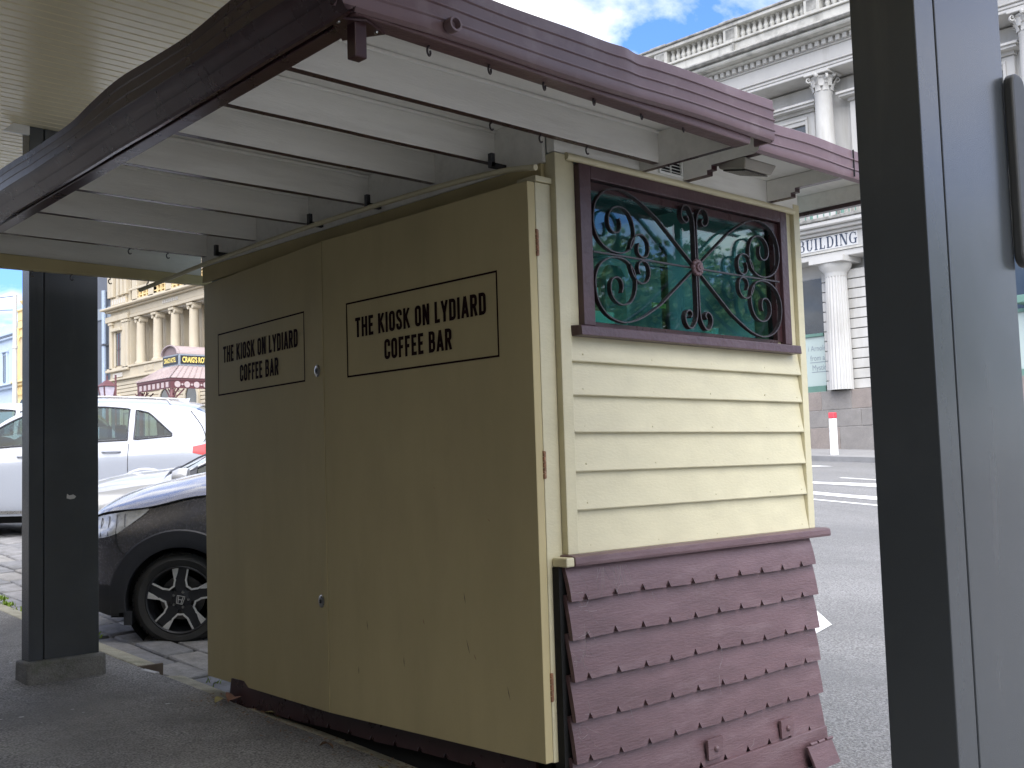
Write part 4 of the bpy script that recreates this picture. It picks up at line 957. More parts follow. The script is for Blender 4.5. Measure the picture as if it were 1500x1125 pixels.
def make_car(name, label, cat, S, paint, mw, wb, tw, rt, rr_, detail, clad, hood_x, doors, handles, lamps, mirror, rail=False, grp=None):
    root = link(name, None, mw=mw); tag(root, label, cat, grp)
    X = S.xs(); prs = [S.prof(x) for x in X]; n = len(prs[0]); mb = MB()
    def inwin(a, b):
        m_ = (a+b)/2; return any(w[0] < m_ < w[1] for w in S.win)
    def inr(r_, a, b): return r_[0] < (a+b)/2 < r_[1]
    sidew = []; wsg = MB(); rwg = MB()
    for sd in (1, -1):
        v = [(X[i], sd*p[0], p[1]) for i in range(len(X)) for p in prs[i]]
        f = []; fw = []; fs = []; fr = []
        for i in range(len(X)-1):
            for j in range(n-1):
                q = (i*n+j, (i+1)*n+j, (i+1)*n+j+1, i*n+j+1)
                if 13 <= j <= 15 and inwin(X[i], X[i+1]): fw.append(q)
                elif j >= 17 and inr(S.ws, X[i], X[i+1]): fs.append(q)
                elif j >= 17 and inr(S.rw, X[i], X[i+1]): fr.append(q)
                else: f.append(q)
        mb.add(v, f); wsg.add(v, fs); rwg.add(v, fr)
        for w in S.win:
            fq = [q for q in fw if w[0]-1e-4 <= X[q[0] // n] and X[q[1] // n] <= w[1]+1e-4]
            if fq: sidew.append(MB().add(v, fq))
    for i in (0, len(X)-1):
        cap = [(X[i], p[0], p[1]) for p in prs[i]]+[(X[i], -p[0], p[1]) for p in prs[i][::-1][1:]]
        mb.add(cap, [tuple(range(len(cap)))])
    bm_ = bmesh.new(); me = bpy.data.meshes.new('tmp')
    def clean(m_):
        me = bpy.data.meshes.new('t'); me.from_pydata(m_.v, [], m_.f); b = bmesh.new(); b.from_mesh(me)
        bmesh.ops.delete(b, geom=[v for v in b.verts if not v.link_faces], context='VERTS')
        bmesh.ops.remove_doubles(b, verts=b.verts, dist=.0004); b.to_mesh(me); b.free()
        o = MB(); o.add([tuple(v.co) for v in me.vertices], [tuple(p.vertices) for p in me.polygons]); return o
    body = build('body', clean(mb), paint, root, local=True, smooth=38)
    for q in sidew: build('side_window', clean(q), CARGLASS, root, local=True, smooth=30)
    build('windscreen', clean(wsg), CARGLASS, root, local=True, smooth=30)
    build('rear_window', clean(rwg), CARGLASS, root, local=True, smooth=30)
    a0, a1 = S.T['zb'][0][0], S.T['zb'][-1][0]
    wmx = max(v for _, v in S.T['wm'])
    build('underbody', MB().box(a0+.25, a1-.25, -wmx+.26, wmx-.26, .17, .72).box(a0+.15,a1-.15,-wmx+.08,wmx-.08,.60,.66) if False else MB().box(a0+.25, a1-.25, -wmx+.26, wmx-.26, .17, .66), BLACK, root, local=True)
    # seats and dash inside
    cab = MB()
    for sx in (hood_x-1.35, hood_x-2.15):
        for sy in (-.38, .38):
            cab.hexa([(sx-.12,sy-.24,.6),(sx+.12,sy-.24,.6),(sx+.12,sy+.24,.6),(sx-.12,sy+.24,.6),(sx-.28,sy-.2,1.12),(sx-.16,sy-.2,1.12),(sx-.16,sy+.2,1.12),(sx-.28,sy+.2,1.12)])
            cab.box(sx-.31, sx-.2, sy-.12, sy+.12, 1.15, 1.32)
    cab.box(hood_x-.75, hood_x-.2, -wmx+.2, wmx-.2, .6, S.t('zs', hood_x-.5)-.06)
    build('seats', cab, SEAT, root, local=True, bevel=.03)
    for sd in (1, -1):
        for cx in (0, -wb): wheel(root, cx, sd*(tw-.11), rt, rt, rr_, .215, sd, 'detail' if (detail and sd == 1 and cx == 0) else 'plain')
        for (cx, cz, ra) in S.arches:
            # arch moulding: ring outside, lip turned in
            mbx = MB(); v = []; rin, rout = ra-.03, ra+clad
            A = frange(-12, 192, 6)
            for a in A:
                for (q, of, dy_) in ((rin, .002, -.10), (rin, .012, 0), (rin+.012, .016, 0), ((rin+rout)/2, .014, 0), (rout-.01, .012, 0), (rout, .001, 0)):
                    x, z = cx+q*math.cos(R(a)), cz+q*math.sin(R(a)); v.append((x, sd*(S.y(x, max(z, S.t('zb', x)+.02))+of+dy_), z))
            k = 6; mbx.add(v, [(i*k+j, (i+1)*k+j, (i+1)*k+j+1, i*k+j+1) for i in range(len(A)-1) for j in range(k-1)])
            build('arch_moulding', mbx, CLAD if clad > .05 else paint, root, local=True, smooth=40)
            lin = MB().lathe([(0, sd*(wmx-.38)),(ra-.005, sd*(wmx-.38)),(ra-.005, sd*(wmx-.07))], (cx, 0, cz), 30, 1, caps=False); build('arch_liner', lin, BLACK, root, local=True)
        # shut lines
        sh = MB()
        for x, z0, z1, dx_ in doors:
            pts = [(x+dx_*(t/10)**2, sd*(S.y(x+dx_*(t/10)**2, z0+(z1-z0)*t/10)+.0015), z0+(z1-z0)*t/10) for t in range(11)]
            sh.tube(pts, .0035, 5)
        build('shut_lines', sh, BLACK, root, local=True)
        for x, z in handles:
            yh = S.y(x, z); build('door_handle', MB().tube(cat_rom([(x-.11, sd*(yh+.005), z), (x-.08, sd*(yh+.03), z+.004), (x+.06, sd*(yh+.032), z+.003), (x+.10, sd*(yh+.005), z-.002)], 4), [.012]*13 if False else .0135, 8), paint, root, local=True, smooth=50)
        if mirror:
            mx_, mz = mirror; ym = S.y(mx_, mz-.08)
            mm = MB(); 
            mm.lathe([(0,-.10),(.05,-.095),(.075,-.04),(.08,.03),(.07,.06),(0,.06)], (0,0,0), 14, 0)
            mv = [(mx_-a*.9, sd*(ym+.13+b*1.35), mz+c*1.05) for a, b, c in mm.v]
            mo = build('mirror', MB().add(mv, mm.f), CLAD if clad > .05 else paint, root, local=True, smooth=50)
            build('mirror_arm', MB().tube([(mx_+.03, sd*(ym-.02), mz-.07), (mx_+.0, sd*(ym+.09), mz-.03)], .022, 8), CLAD, mo, local=True, smooth=50)
            build('mirror_triangle', S.patch(frange(mx_-.10, mx_+.12, .04), lambda x: S.t('zs', x)+.012, lambda x: S.t('zs', x)+.012+max(.004, .16*(mx_+.12-x)/.22), 2, .012, sd), CLAD, root, local=True)
        for nm, xs_, lo, hi, mt_, of in lamps:
            build(nm, S.patch(xs_, lo, hi, 6, of, sd), mt_, root, local=True, smooth=50)
        # window surround
        wsur = MB()
        for (a, b, lo, hi) in S.win:
            top = []; bot = []
            for x in frange(a, b, .05):
                ws_, wr_, zs_, zr_ = (S.t(k, x) for k in ('ws','wr','zs','zr'))
                for lst, q in ((bot, interp(lo, x)), (top, interp(hi, x))):
                    lst.append((x, sd*(ws_+(wr_-ws_)*q+.018*math.sin(math.pi*q)*min(1, (zr_-zs_)/.3)+.003), zs_+(zr_-zs_)*q))
            wsur.tube(bot+top[::-1]+[bot[0]], .011, 6)
        build('window_trim', wsur, CLAD, root, local=True, smooth=50)
        if rail:
            rp2 = []
            for x in frange(rail[0], rail[1], .15): rp2.append((x, sd*(S.t('wr', x)-.05), S.t('zr', x)+.075))
            rp2 = [(rail[0]-.05, rp2[0][1], rp2[0][2]-.06)]+rp2+[(rail[1]+.08, rp2[-1][1], rp2[-1][2]-.07)]
            build('roof_rail', MB().tube(rp2, .015, 8), CHROME, root, local=True, smooth=50)
    return root, body, S
AZ = R(-52); HD = Vector((math.sin(AZ), math.cos(AZ))); LF = Vector((-HD.y, HD.x))
lin = lambda *p: list(p)
# --- graphite small SUV, nose to the kerb behind the kiosk's far door
T1 = dict(zb=[(-3.45,.52),(-3.3,.36),(-3.1,.25),(-1.3,.22),(.3,.24),(.55,.27),(.70,.32),(.80,.42)],
  wm=[(-3.45,.70),(-3.3,.82),(-3.0,.875),(-1.3,.885),(.2,.885),(.45,.87),(.62,.80),(.72,.70),(.80,.52)],
  ws=[(-3.45,.60),(-3.2,.74),(-2.8,.79),(-1.3,.82),(-.5,.81),(.0,.80),(.35,.77),(.58,.69),(.72,.58),(.80,.45)],
  zs=[(-3.45,1.02),(-3.0,1.07),(-1.3,1.08),(-.5,1.10),(-.15,1.085),(.25,1.0),(.55,.96),(.70,.90),(.80,.80)],
  zr=[(-3.45,1.05),(-3.2,1.45),(-2.9,1.54),(-2.0,1.58),(-1.5,1.56),(-1.2,1.46),(-.62,1.17),(-.5,1.135),(-.15,1.125),(.25,1.04),(.55,.99),(.70,.93),(.80,.82)],
  wr=[(-3.45,.55),(-3.0,.58),(-1.6,.60),(-1.2,.63),(-.62,.74),(-.5,.755),(.0,.74),(.35,.70),(.58,.62),(.72,.50),(.80,.40)],
  zc=[(-3.45,1.08),(-3.2,1.49),(-2.9,1.60),(-2.0,1.63),(-1.5,1.61),(-1.2,1.51),(-.62,1.245),(-.5,1.225),(-.15,1.215),(.25,1.14),(.55,1.05),(.70,.97),(.80,.84)])
S1 = Car(T1, [(0,.34,.415),(-2.61,.34,.415)], [(-1.42,-.72,[(-1.42,.08),(-.72,.08)],[(-1.42,.9),(-.72,.84)]),(-2.4,-1.52,[(-2.4,.08),(-1.52,.08)],[(-2.4,.9),(-1.52,.9)])], (-1.25,-.60), (-3.4,-3.15))
wp = Vector((3.945, 7.73)); og = wp-LF*.80
hl = [(.70,.82,.88),(.66,.79,.915),(.60,.785,.938),(.52,.80,.955),(.45,.825,.968),(.38,.875,.985),(.30,.935,.995),(.24,.985,.998)]
c1, b1, _ = make_car('parked_car', 'dark graphite small SUV parked nose to the kerb behind the left door of the kiosk', 'car', S1, CAR_GREY, place(og.x, og.y, AZ, 2.61), 2.61, .885, .338, .245, True, .10, -.5,
  [(-1.47,.3,1.06,0),(-.62,.62,1.07,.0)], [(-1.2,.92),(-2.2,.93)],
  [('headlight', [p[0] for p in hl][::-1], lambda x: interp([(a, b) for a, b, c in hl[::-1]], x), lambda x: interp([(a, c) for a, b, c in hl[::-1]], x), LAMP, .006),
   ('bumper_cladding', frange(.44,.76,.04), lambda x: .22+.25*max(0,x-.5), lambda x: .45, CLAD, .010)],
  (-.72, 1.16), grp='cars parked nose to the kerb')
hlm = MB()
for q in range(4): 
    x = .40+.06*q; za, zb_ = interp([(a, b) for a, b, c in hl[::-1]], x)+.012, interp([(a, c) for a, b, c in hl[::-1]], x)-.02
    hlm.tube([(x, S1.y(x, za)+.0095, za), (x+.012, S1.y(x+.012, zb_)+.0095, zb_)], .0035, 6)
build('lamp_fins', hlm, ALLOY_D, c1, local=True)
# bonnet shut line and the crease from bumper to arch
bl = []
for x in frange(.74, -.56, .05): bl.append((x, S1.t('ws', x)+.004, S1.t('zs', x)+.004))
build('bonnet_shut_line', MB().tube(bl, .006, 6), BLACK, c1, local=True)
build('bumper_joint', MB().tube([(x, S1.y(x, z)+.003, z) for x, z in cat_rom([(.46,.83),(.45,.76),(.42,.70),(.34,.64)], 5)], .004, 5), BLACK, c1, local=True)
build('grille', MB().hexa([(.74,-.45,.52),(.78,-.4,.52),(.78,.4,.52),(.74,.45,.52),(.74,-.45,.80),(.80,-.4,.78),(.80,.4,.78),(.74,.45,.80)]), CLAD, c1, local=True, bevel=.02)
build('splash_flap', MB().box(-.02+.36,.40,.60,.87,.16,.26), CLAD, c1, local=True, bevel=.004)

# --- white hatchback, next bay
T2 = dict(zb=[(-3.2,.5),(-3.0,.32),(-2.8,.24),(-1.3,.2),(.3,.22),(.6,.26),(.85,.36)],
  wm=[(-3.2,.62),(-3.0,.78),(-2.6,.85),(-1.2,.86),(.2,.85),(.5,.80),(.7,.70),(.85,.48)],
  ws=[(-3.2,.55),(-2.9,.70),(-2.5,.77),(-1.2,.79),(-.4,.78),(.1,.76),(.5,.68),(.7,.56),(.85,.40)],
  zs=[(-3.2,.98),(-2.5,.98),(-1.2,.96),(-.4,.97),(.1,.90),(.5,.82),(.7,.76),(.85,.66)],
  zr=[(-3.2,1.0),(-2.95,1.32),(-2.5,1.40),(-1.8,1.44),(-1.4,1.42),(-1.1,1.33),(-.5,1.03),(-.4,1.0),(.1,.93),(.5,.85),(.7,.78),(.85,.68)],
  wr=[(-3.2,.5),(-2.8,.54),(-1.6,.57),(-1.1,.61),(-.5,.71),(-.4,.72),(.1,.70),(.5,.60),(.7,.48),(.85,.34)],
  zc=[(-3.2,1.03),(-2.95,1.36),(-2.5,1.45),(-1.8,1.49),(-1.4,1.47),(-1.1,1.385),(-.5,1.095),(-.4,1.065),(.1,1.0),(.5,.90),(.7,.82),(.85,.70)])
S2 = Car(T2, [(0,.31,.37),(-2.5,.31,.37)], [(-1.3,-.62,[(-1.3,.06),(-.62,.06)],[(-1.3,.92),(-.62,.86)]),(-2.3,-1.4,[(-2.3,.06),(-1.4,.06)],[(-2.3,.85),(-1.4,.92)])], (-1.15,-.50), (-3.15,-2.9))
d_ = 10.5; lt = (166-750)/F_PX*d_
ox, oy = fwd.x*d_/math.cos(PITCH)+rgt.x*lt, fwd.y*d_/math.cos(PITCH)+rgt.y*lt
og = Vector((ox, oy))-LF*.80
c2, b2, _ = make_car('parked_car', 'white hatchback between the graphite SUV and the white SUV, bonnet and windscreen in view', 'car', S2, CAR_WHITE2, place(og.x, og.y, AZ, 2.5), 2.5, .85, .31, .21, False, .02, -.4,
  [(-1.35,.3,.95,0),(-.5,.6,.93,0)], [(-1.1,.83),(-2.05,.84)],
  [('headlight', frange(.45,.74,.05), lambda x: .66, lambda x: S2.t('zs', x)-.02, LAMP, .004)], (-.62, 1.05), grp='cars parked nose to the kerb')
build('wiper_cowl', MB().sheet([(-.66,1.01),(-.4,1.06),(0,1.075),(.4,1.06),(.66,1.01)], 0, [-.52,-.47,-.40]), CLAD, c2, local=True)
build('wiper', MB().tube([(-.44,.55,1.055),(-.62,.1,1.17),(-.66,-.1,1.19)], .009, 6), CLAD, c2, local=True)

# --- white SUV behind it
T3 = dict(zb=[(-3.75,.62),(-3.62,.42),(-3.4,.30),(-2.0,.27),(.3,.27),(.6,.30),(.92,.42)],
  wm=[(-3.75,.74),(-3.62,.86),(-3.3,.935),(-2.0,.95),(.2,.94),(.5,.89),(.75,.78),(.92,.5)],
  ws=[(-3.75,.70),(-3.62,.80),(-3.3,.86),(-2.0,.88),(-.6,.87),(.1,.84),(.5,.76),(.75,.62),(.92,.42)],
  zs=[(-3.75,1.12),(-3.3,1.145),(-2.6,1.12),(-1.6,1.075),(-.6,1.04),(.1,1.0),(.5,.94),(.75,.86),(.92,.74)],
  zr=[(-3.75,1.15),(-3.5,1.45),(-3.25,1.545),(-2.7,1.59),(-2.0,1.61),(-1.6,1.585),(-1.3,1.50),(-.72,1.14),(-.6,1.09),(.1,1.04),(.5,.97),(.75,.88),(.92,.76)],
  wr=[(-3.75,.64),(-3.5,.65),(-3.0,.67),(-2.0,.69),(-1.3,.72),(-.72,.80),(-.6,.80),(.1,.76),(.5,.66),(.75,.52),(.92,.36)],
  zc=[(-3.75,1.18),(-3.5,1.49),(-3.25,1.60),(-2.7,1.655),(-2.0,1.675),(-1.6,1.65),(-1.3,1.57),(-.72,1.21),(-.6,1.165),(.1,1.10),(.5,1.02),(.75,.92),(.92,.78)])
S3 = Car(T3, [(0,.37,.43),(-2.81,.37,.43)],
  [(-1.62,-.88,[(-1.62,.08),(-.88,.1)],[(-1.62,.90),(-.88,.80)]),
   (-2.58,-1.72,[(-2.58,.08),(-1.72,.08)],[(-2.58,.86),(-2.3,.90),(-1.72,.90)]),
   (-3.10,-2.66,[(-3.10,.13),(-2.66,.08)],[(-3.10,.20),(-2.98,.45),(-2.82,.76),(-2.66,.84)])], (-1.42,-.72), (-3.70,-3.36))
d_ = 13.5; lt = (211-750)/F_PX*d_
rear = Vector((fwd.x*d_/math.cos(PITCH)+rgt.x*lt, fwd.y*d_/math.cos(PITCH)+rgt.y*lt))
og = rear-LF*.93+HD*2.81
c3, b3, _ = make_car('parked_car', 'white SUV with roof rails and a red tail lamp beyond the post', 'car', S3, CAR_WHITE, place(og.x, og.y, AZ, 2.81, .02), 2.81, .95, .37, .25, False, .02, -.6,
  [(-1.67,.34,1.05,0),(-2.60,.72,1.11,.0),(-.66,.62,1.0,0)], [(-1.42,.98),(-2.40,1.02)],
  [('tail_lamp', frange(-3.73,-3.36,.04), lambda x: .93+.12*max(0,(x+3.6)/.24)*.5, lambda x: 1.115-.05*max(0,(x+3.6)/.24), REDL, .006)], (-.80, 1.12), rail=(-3.0,-1.6), grp='cars parked nose to the kerb')
build('tailgate_seam', MB().tube([(x, S3.y(x, z)+.003, z) for x, z in cat_rom([(-3.30,1.50),(-3.44,1.32),(-3.50,1.18),(-3.48,1.12)], 5)], .005, 5), BLACK, c3, local=True)
for sd in (1, -1):
    build('sill_strip', S3.patch(frange(-2.3,-.5,.2), lambda x: .30, lambda x: .335, 1, .006, sd), CHROME, c3, local=True)
build('roof_antenna', MB().hexa([(-3.15,-.02,1.60),(-3.0,-.025,1.625),(-3.0,.025,1.625),(-3.15,.02,1.60),(-3.17,-.004,1.66),(-3.12,-.004,1.655),(-3.12,.004,1.655),(-3.17,.004,1.66)]), CAR_WHITE, c3, local=True)
# --- far white car
d_ = 17.2; lt = (38-750)/F_PX*d_
rear = Vector((fwd.x*d_/math.cos(PITCH)+rgt.x*lt, fwd.y*d_/math.cos(PITCH)+rgt.y*lt)); og = rear-LF*.93+HD*2.81
S4 = Car(T3, S3.arches, S3.win, S3.ws, S3.rw)
c4, b4, _ = make_car('parked_car', 'farthest white car, its roof just showing over the white SUV left of the post', 'car', S4, CAR_WHITE, place(og.x, og.y, AZ, 2.81), 2.81, .95, .37, .25, False, .02, -.6, [(-1.67,.34,1.05,0)], [(-1.42,.98)], [], (-.80,1.12), grp='cars parked nose to the kerb')

# ================================================================== BUILDINGS ACROSS THE STREET
# --- white classical building: front elements at X = 29, wall behind at 29.35
FX = 29.0
def out_(z, x): return 1.4+(z-1.4)*x/29.0      # height of a point seen at height z on X=29, moved to plane x
B = empty('classical_building', (29.5, 18, 1.5), 'white classical stone building with columns and a rooftop balustrade', 'building')
Y0, Y1 = 8.0, 31.0
build('wall', MB().box(29.6, 36, Y0, Y1, .8, 13.6), WSTONE, B)
cols_y = [16.65, 22.55, 28.45]
# granite plinth of separate blocks
pz = [3.345, 2.785, 2.285, 1.55, 1.0]
nb = 0
for r_ in range(4):
    y = Y0+.5*(r_ % 2)+.33*r_
    while y < 24:
        ln = random.choice([.96, 1.0, 1.08]); 
        o = build('plinth_block', MB().box(29.0+random.uniform(0,.012), 29.59, y+.006, y+ln-.006, pz[r_+1]+.006, pz[r_]-.006), random.choice(PLINTH), B, bevel=.012, seg=1); y += ln
build('plinth_mortar', MB().box(29.03, 29.59, Y0, 24.4, .9, 3.34), mat('mortar', (.42,.40,.37), .9, .1), B)
# rusticated wall blocks beside the ground floor columns
rb = MB()
def rust(ya, yb):
    for k in range(12):
        z0 = 3.36+.291*k; build('wall_block', MB().box(29.26, 29.59, ya, yb, z0+.012, z0+.291-.012), WSTONE, B, bevel=.012, seg=1)
for yc in (16.65, 22.55): rust(yc-1.6 if yc < 20 else yc-.9, yc+.62)
for cy in (16.65, 22.55):
    n_ = 20; mb = MB(); v = []; prf = [(.345,3.35),(.34,4.4),(.325,5.5),(.305,6.62)]
    for r_, z in prf:
        for k in range(n_*3):
            a = 2*math.pi*k/(n_*3); rr2 = r_-(0.028 if k % 3 == 1 else 0); v.append((FX+.02+rr2*math.cos(a), cy+rr2*math.sin(a), z))
    m_ = n_*3; mb.add(v, [(i*m_+j, i*m_+(j+1) % m_, (i+1)*m_+(j+1) % m_, (i+1)*m_+j) for i in range(3) for j in range(m_)])
    co = build('ground_column', mb, WSTONE, B, smooth=20)
    build('capital', MB().lathe([(.305,6.62),(.318,6.66),(.318,6.72),(.34,6.76),(.44,6.87),(.475,6.97),(.475,7.0)], (FX+.02, cy, 0), 40).box(FX-.5, FX+.53, cy-.55, cy+.55, 7.002, 7.16), WSTONE, co, smooth=40)
# ground floor windows
for yc, ya, yb in ((0, 17.40, 21.55), (1, 10.2, 15.0)):
    build('ground_window', MB().box(29.5, 29.59, ya, yb, 5.12, 6.75), DKGLASS, B)
    pn = build('window_panel', MB().box(29.48, 29.59, ya, yb, 3.55, 5.02), PANEL, B)
    build('window_bar', MB().box(29.42, 29.59, ya, yb, 5.025, 5.115), GREEN, B); build('window_bar', MB().box(29.42, 29.59, ya, yb, 3.36, 3.545), GREEN, B)
    for k in range(1, 4): build('window_mullion', MB().box(29.44, 29.59, ya+(yb-ya)*k/4-.05, ya+(yb-ya)*k/4+.05, 3.55, 6.75), GREEN, B)
    if yc == 0:
        for s, zz, yy in (('i Arnold', 4.60, 17.98), ('from a', 4.31, 17.92), ('Mystic', 4.02, 17.87)):
            text_mesh(s, .235, 'lettering', SIGNGRY, pn, lambda a, b, zz=zz, yy=yy: (29.475, yy-.02-a*.78, zz+b), align='LEFT')
        for zz, yy, w in ((4.26, 17.92, .75), (3.97, 17.87, .80)): build('lettering', MB().box(29.474, 29.478, yy-w, yy, zz-.012, zz+.006), SIGNGRY, pn)
build('shop_transom', MB().box(28.9, 29.59, 10.6, 11.6, 5.2, 5.4), GREEN, B, bevel=.02)
# ground entablature with the painted name
def course(nm, z0, z1, x, m_, ya=Y0, yb=Y1, bev=.015): return build(nm, MB().box(x, 29.6, ya, yb, z0, z1), m_, B, bevel=bev, seg=1)
course('architrave', 7.165, 7.34, 28.80, WSTONE)
build('dentil_strip', MB().box(28.76, 29.6, Y0, Y1, 7.345, 7.40), WSTONE2, B)
fz = course('frieze', 7.405, 7.86, 28.82, WSTONE)
cpn = mat('name_band', (.60,.60,.59), .7, .04, 1)
build('name_band', MB().box(28.808, 28.819, 15.78, 22, 7.44, 7.83), cpn, fz)
course('cornice', 7.865, 7.95, 28.70, WSTONE); course('cornice', 7.955, 8.05, 28.55, WSTONE); course('cornice', 8.055, 8.20, 28.40, WSTONE, bev=.03); course('balcony_slab', 8.205, 8.30, 28.36, DSTONE)
# serif letters: strokes with slab serifs
SER = {}
def bars(*b): return list(b)
def seriftext(txt, y_right, z0, h, adv, parent, x):
    """right-aligned; reader's right is -Y"""
    lw, tw, sf = .17, .07, .30
    def vbar(u): return [(u-lw/2,0,u+lw/2,1),(u-sf/2-.02,0,u+sf/2+.02,tw),(u-sf/2-.02,1-tw,u+sf/2+.02,1)]
    W_ = dict(B=.72,U=.80,I=.40,L=.66,D=.80,N=.86,G=.82)
    tot = sum(W_[c]+.12 for c in txt)-.12; u = 0; mb = MB(); q = 0
    def quad(pts):
        nonlocal q
        mb.add([(x-.0004*(q % 12), y_right+(tot-u-a)*adv, z0+b*h) for a, b in pts], [(0,1,2,3)]); q += 1
    def rect(a, b, c, d): quad([(a,b),(c,b),(c,d),(a,d)])
    def arcs(cx, cy, rx, ry, a0, a1, w0, n=10):
        for k in range(n):
            t0, t1 = R(a0+(a1-a0)*k/n), R(a0+(a1-a0)*(k+1)/n)
            def wd(t): return tw+(w0-tw)*abs(math.cos(t))
            quad([(cx+rx*math.cos(t0),cy+ry*math.sin(t0)),(cx+rx*math.cos(t1),cy+ry*math.sin(t1)),(cx+(rx-wd(t1))*math.cos(t1),cy+(ry-tw)*math.sin(t1)),(cx+(rx-wd(t0))*math.cos(t0),cy+(ry-tw)*math.sin(t0))])
    for c in txt:
        w = W_[c]
        if c in 'BDLI':
            for r_ in vbar(.2): rect(*r_)
        if c == 'B':
            rect(.2,1-tw,.42,1); rect(.2,.49,.44,.56); rect(.2,0,.44,tw); arcs(.42,.745,.23,.255,-90,90,lw); arcs(.44,.275,.27,.275,-90,90,lw)
        if c == 'D': rect(.2,1-tw,.4,1); rect(.2,0,.4,tw); arcs(.4,.5,.40,.5,-90,90,lw)
        if c == 'L': rect(.2,0,.64,tw); rect(.57,0,.64,.28)
        if c == 'U':
            rect(.115,.3,.285,1); rect(0,1-tw,.40,1); rect(.62,.3,.70,1); rect(.50,1-tw,.82,1); arcs(.4075,.3,.2925,.3,180,360,.16)
        if c == 'N':
            rect(.10,0,.17,1); rect(0,0,.27,tw); rect(0,1-tw,.2,1); rect(.70,0,.77,1); rect(.60,1-tw,.87,1); quad([(.10,1),(.30,1),(.77,0),(.60,0)])
        if c == 'G':
            arcs(.44,.5,.42,.5,50,305,lw,16); rect(.60,.03,.76,.42); rect(.50,.40,.85,.47); rect(.68,.68,.74,.95)
        u += w+.12
    build('lettering', mb, NAVY, parent)
seriftext('BUILDING', 15.80, 7.475, .335, 2.085/6.9, fz, 28.803)
# green balcony railing
for k in range(42):
    yy = 15.0+.2*k
    if k % 2 == 0 or True: build('rail_bar', MB().tube([(28.45, yy, 8.30), (28.45, yy, 9.15)], .018 if k % 5 else .05, 6), GREEN, B)
build('handrail', MB().box(28.42, 28.48, 15.0, 23.4, 9.15, 9.21), GREEN, B)
for zz in (8.45, 8.7): build('rail_wire', MB().box(28.44, 28.46, 15.0, 23.4, zz, zz+.02), GREEN, B)
# upper floor
build('wall', MB().box(29.45, 29.59, Y0, Y1, 8.3, 12.55), WSTONE, B)
for cy in (10.75, 16.65, 22.55):
    uc = build('upper_column', MB().box(28.45, 29.3, cy-.45, cy+.45, 8.31, 8.85).lathe([(.40,8.852),(.40,8.93),(.36,8.97),(.38,9.03),(.32,9.10),(.285,9.12),(.283,10.2),(.262,11.2),(.25,12.0),(.27,12.03),(.27,12.07)], (28.87, cy, 0), 36), WSTONE, B, smooth=40)
    cp = MB(); cp.lathe([(.245,12.072),(.25,12.25),(.28,12.40),(.36,12.50)], (28.87, cy, 0), 24)
    # acanthus leaves in two rows and corner volutes
    for row, (z0, hh, rr3, of) in enumerate(((12.07, .22, .265, 0), (12.20, .26, .285, .39))):
        for k in range(8):
            a = 2*math.pi*k/8+of; ca, sa = math.cos(a), math.sin(a); v = []
            for t in range(5):
                tt = t/4; w = .095*(1-.55*tt**2); ro2 = rr3+.02+.11*tt**2.2; zz = z0+hh*(tt if tt < .9 else .84)
                for sgn in (-1, 0, 1): v.append((28.87+ca*(ro2+(.018 if sgn == 0 else 0))-sa*w*sgn, cy+sa*(ro2+(.018 if sgn == 0 else 0))+ca*w*sgn, zz))
            cp.add(v, [(i*3+j, i*3+j+1, i*3+j+4, i*3+j+3) for i in range(4) for j in range(2)])
    for k in range(4):
        a = math.pi/4+k*math.pi/2; ca, sa = math.cos(a), math.sin(a); pts = []
        for t in range(15): q = t/14*2.2*math.pi; rr4 = .085*(1-t/17); pts.append((.41+rr4*math.sin(q), 12.47+rr4*math.cos(q)-.04))
        cp.ribbon([(.30,12.24),(.36,12.40)]+pts, lambda u, v, w: (28.87+ca*u-sa*(w-.035), cy+sa*u+ca*(w-.035), v), .03, .07)
    for k in range(4): a = k*math.pi/2; cp.lathe([(0,12.60),(.05,12.57),(.075,12.52),(.05,12.47),(0,12.45)], (28.87+.36*math.cos(a), cy+.36*math.sin(a), 0), 8)
    build('capital', cp, WSTONE, uc, smooth=35)
    build('abacus', MB().box(28.87-.40, 28.87+.40, cy-.40, cy+.40, 12.545, 12.615), WSTONE, uc, bevel=.02)
for yc in (13.70, 19.60, 25.5):
    w = 2.05
    wi = build('upper_window', MB().box(29.38, 29.44, yc-w, yc+w, 8.9, 11.42), DKGLASS, B)
    build('frame', MB().box(29.30,29.449,yc-w-.32,yc-w,8.9,11.75).box(29.30,29.449,yc+w,yc+w+.32,8.9,11.75).box(29.30,29.449,yc-w+.001,yc+w-.001,11.43,11.75), WSTONE, wi, bevel=.02)
    build('frame', MB().box(29.26,29.299,yc-w-.10,yc-w-.02,8.9,11.56).box(29.26,29.299,yc+w+.02,yc+w+.10,8.9,11.56).box(29.26,29.299,yc-w-.10,yc+w+.10,11.561,11.64), WSTONE, wi, bevel=.01)
    tl = MB()
    for k in range(26): tl.box(29.265, 29.299, yc-w-.25+(2*w+.5)*k/26, yc-w-.25+(2*w+.5)*(k+.55)/26, 11.78, 11.84)
    build('egg_and_dart', tl, WSTONE2, wi)
    build('hood', MB().box(29.22,29.449,yc-w-.36,yc+w+.36,11.76,11.775).box(29.24,29.449,yc-w-.34,yc+w+.34,11.776,11.86).box(29.0,29.449,yc-w-.50,yc+w+.50,11.861,11.93).box(28.93,29.449,yc-w-.55,yc+w+.55,11.931,12.0), WSTONE, wi, bevel=.01)
    build('sash_bar', MB().box(29.36,29.379,yc-.03,yc+.03,8.9,11.42).box(29.36,29.379,yc-w,yc+w,10.3,10.36), WSTONE, wi)
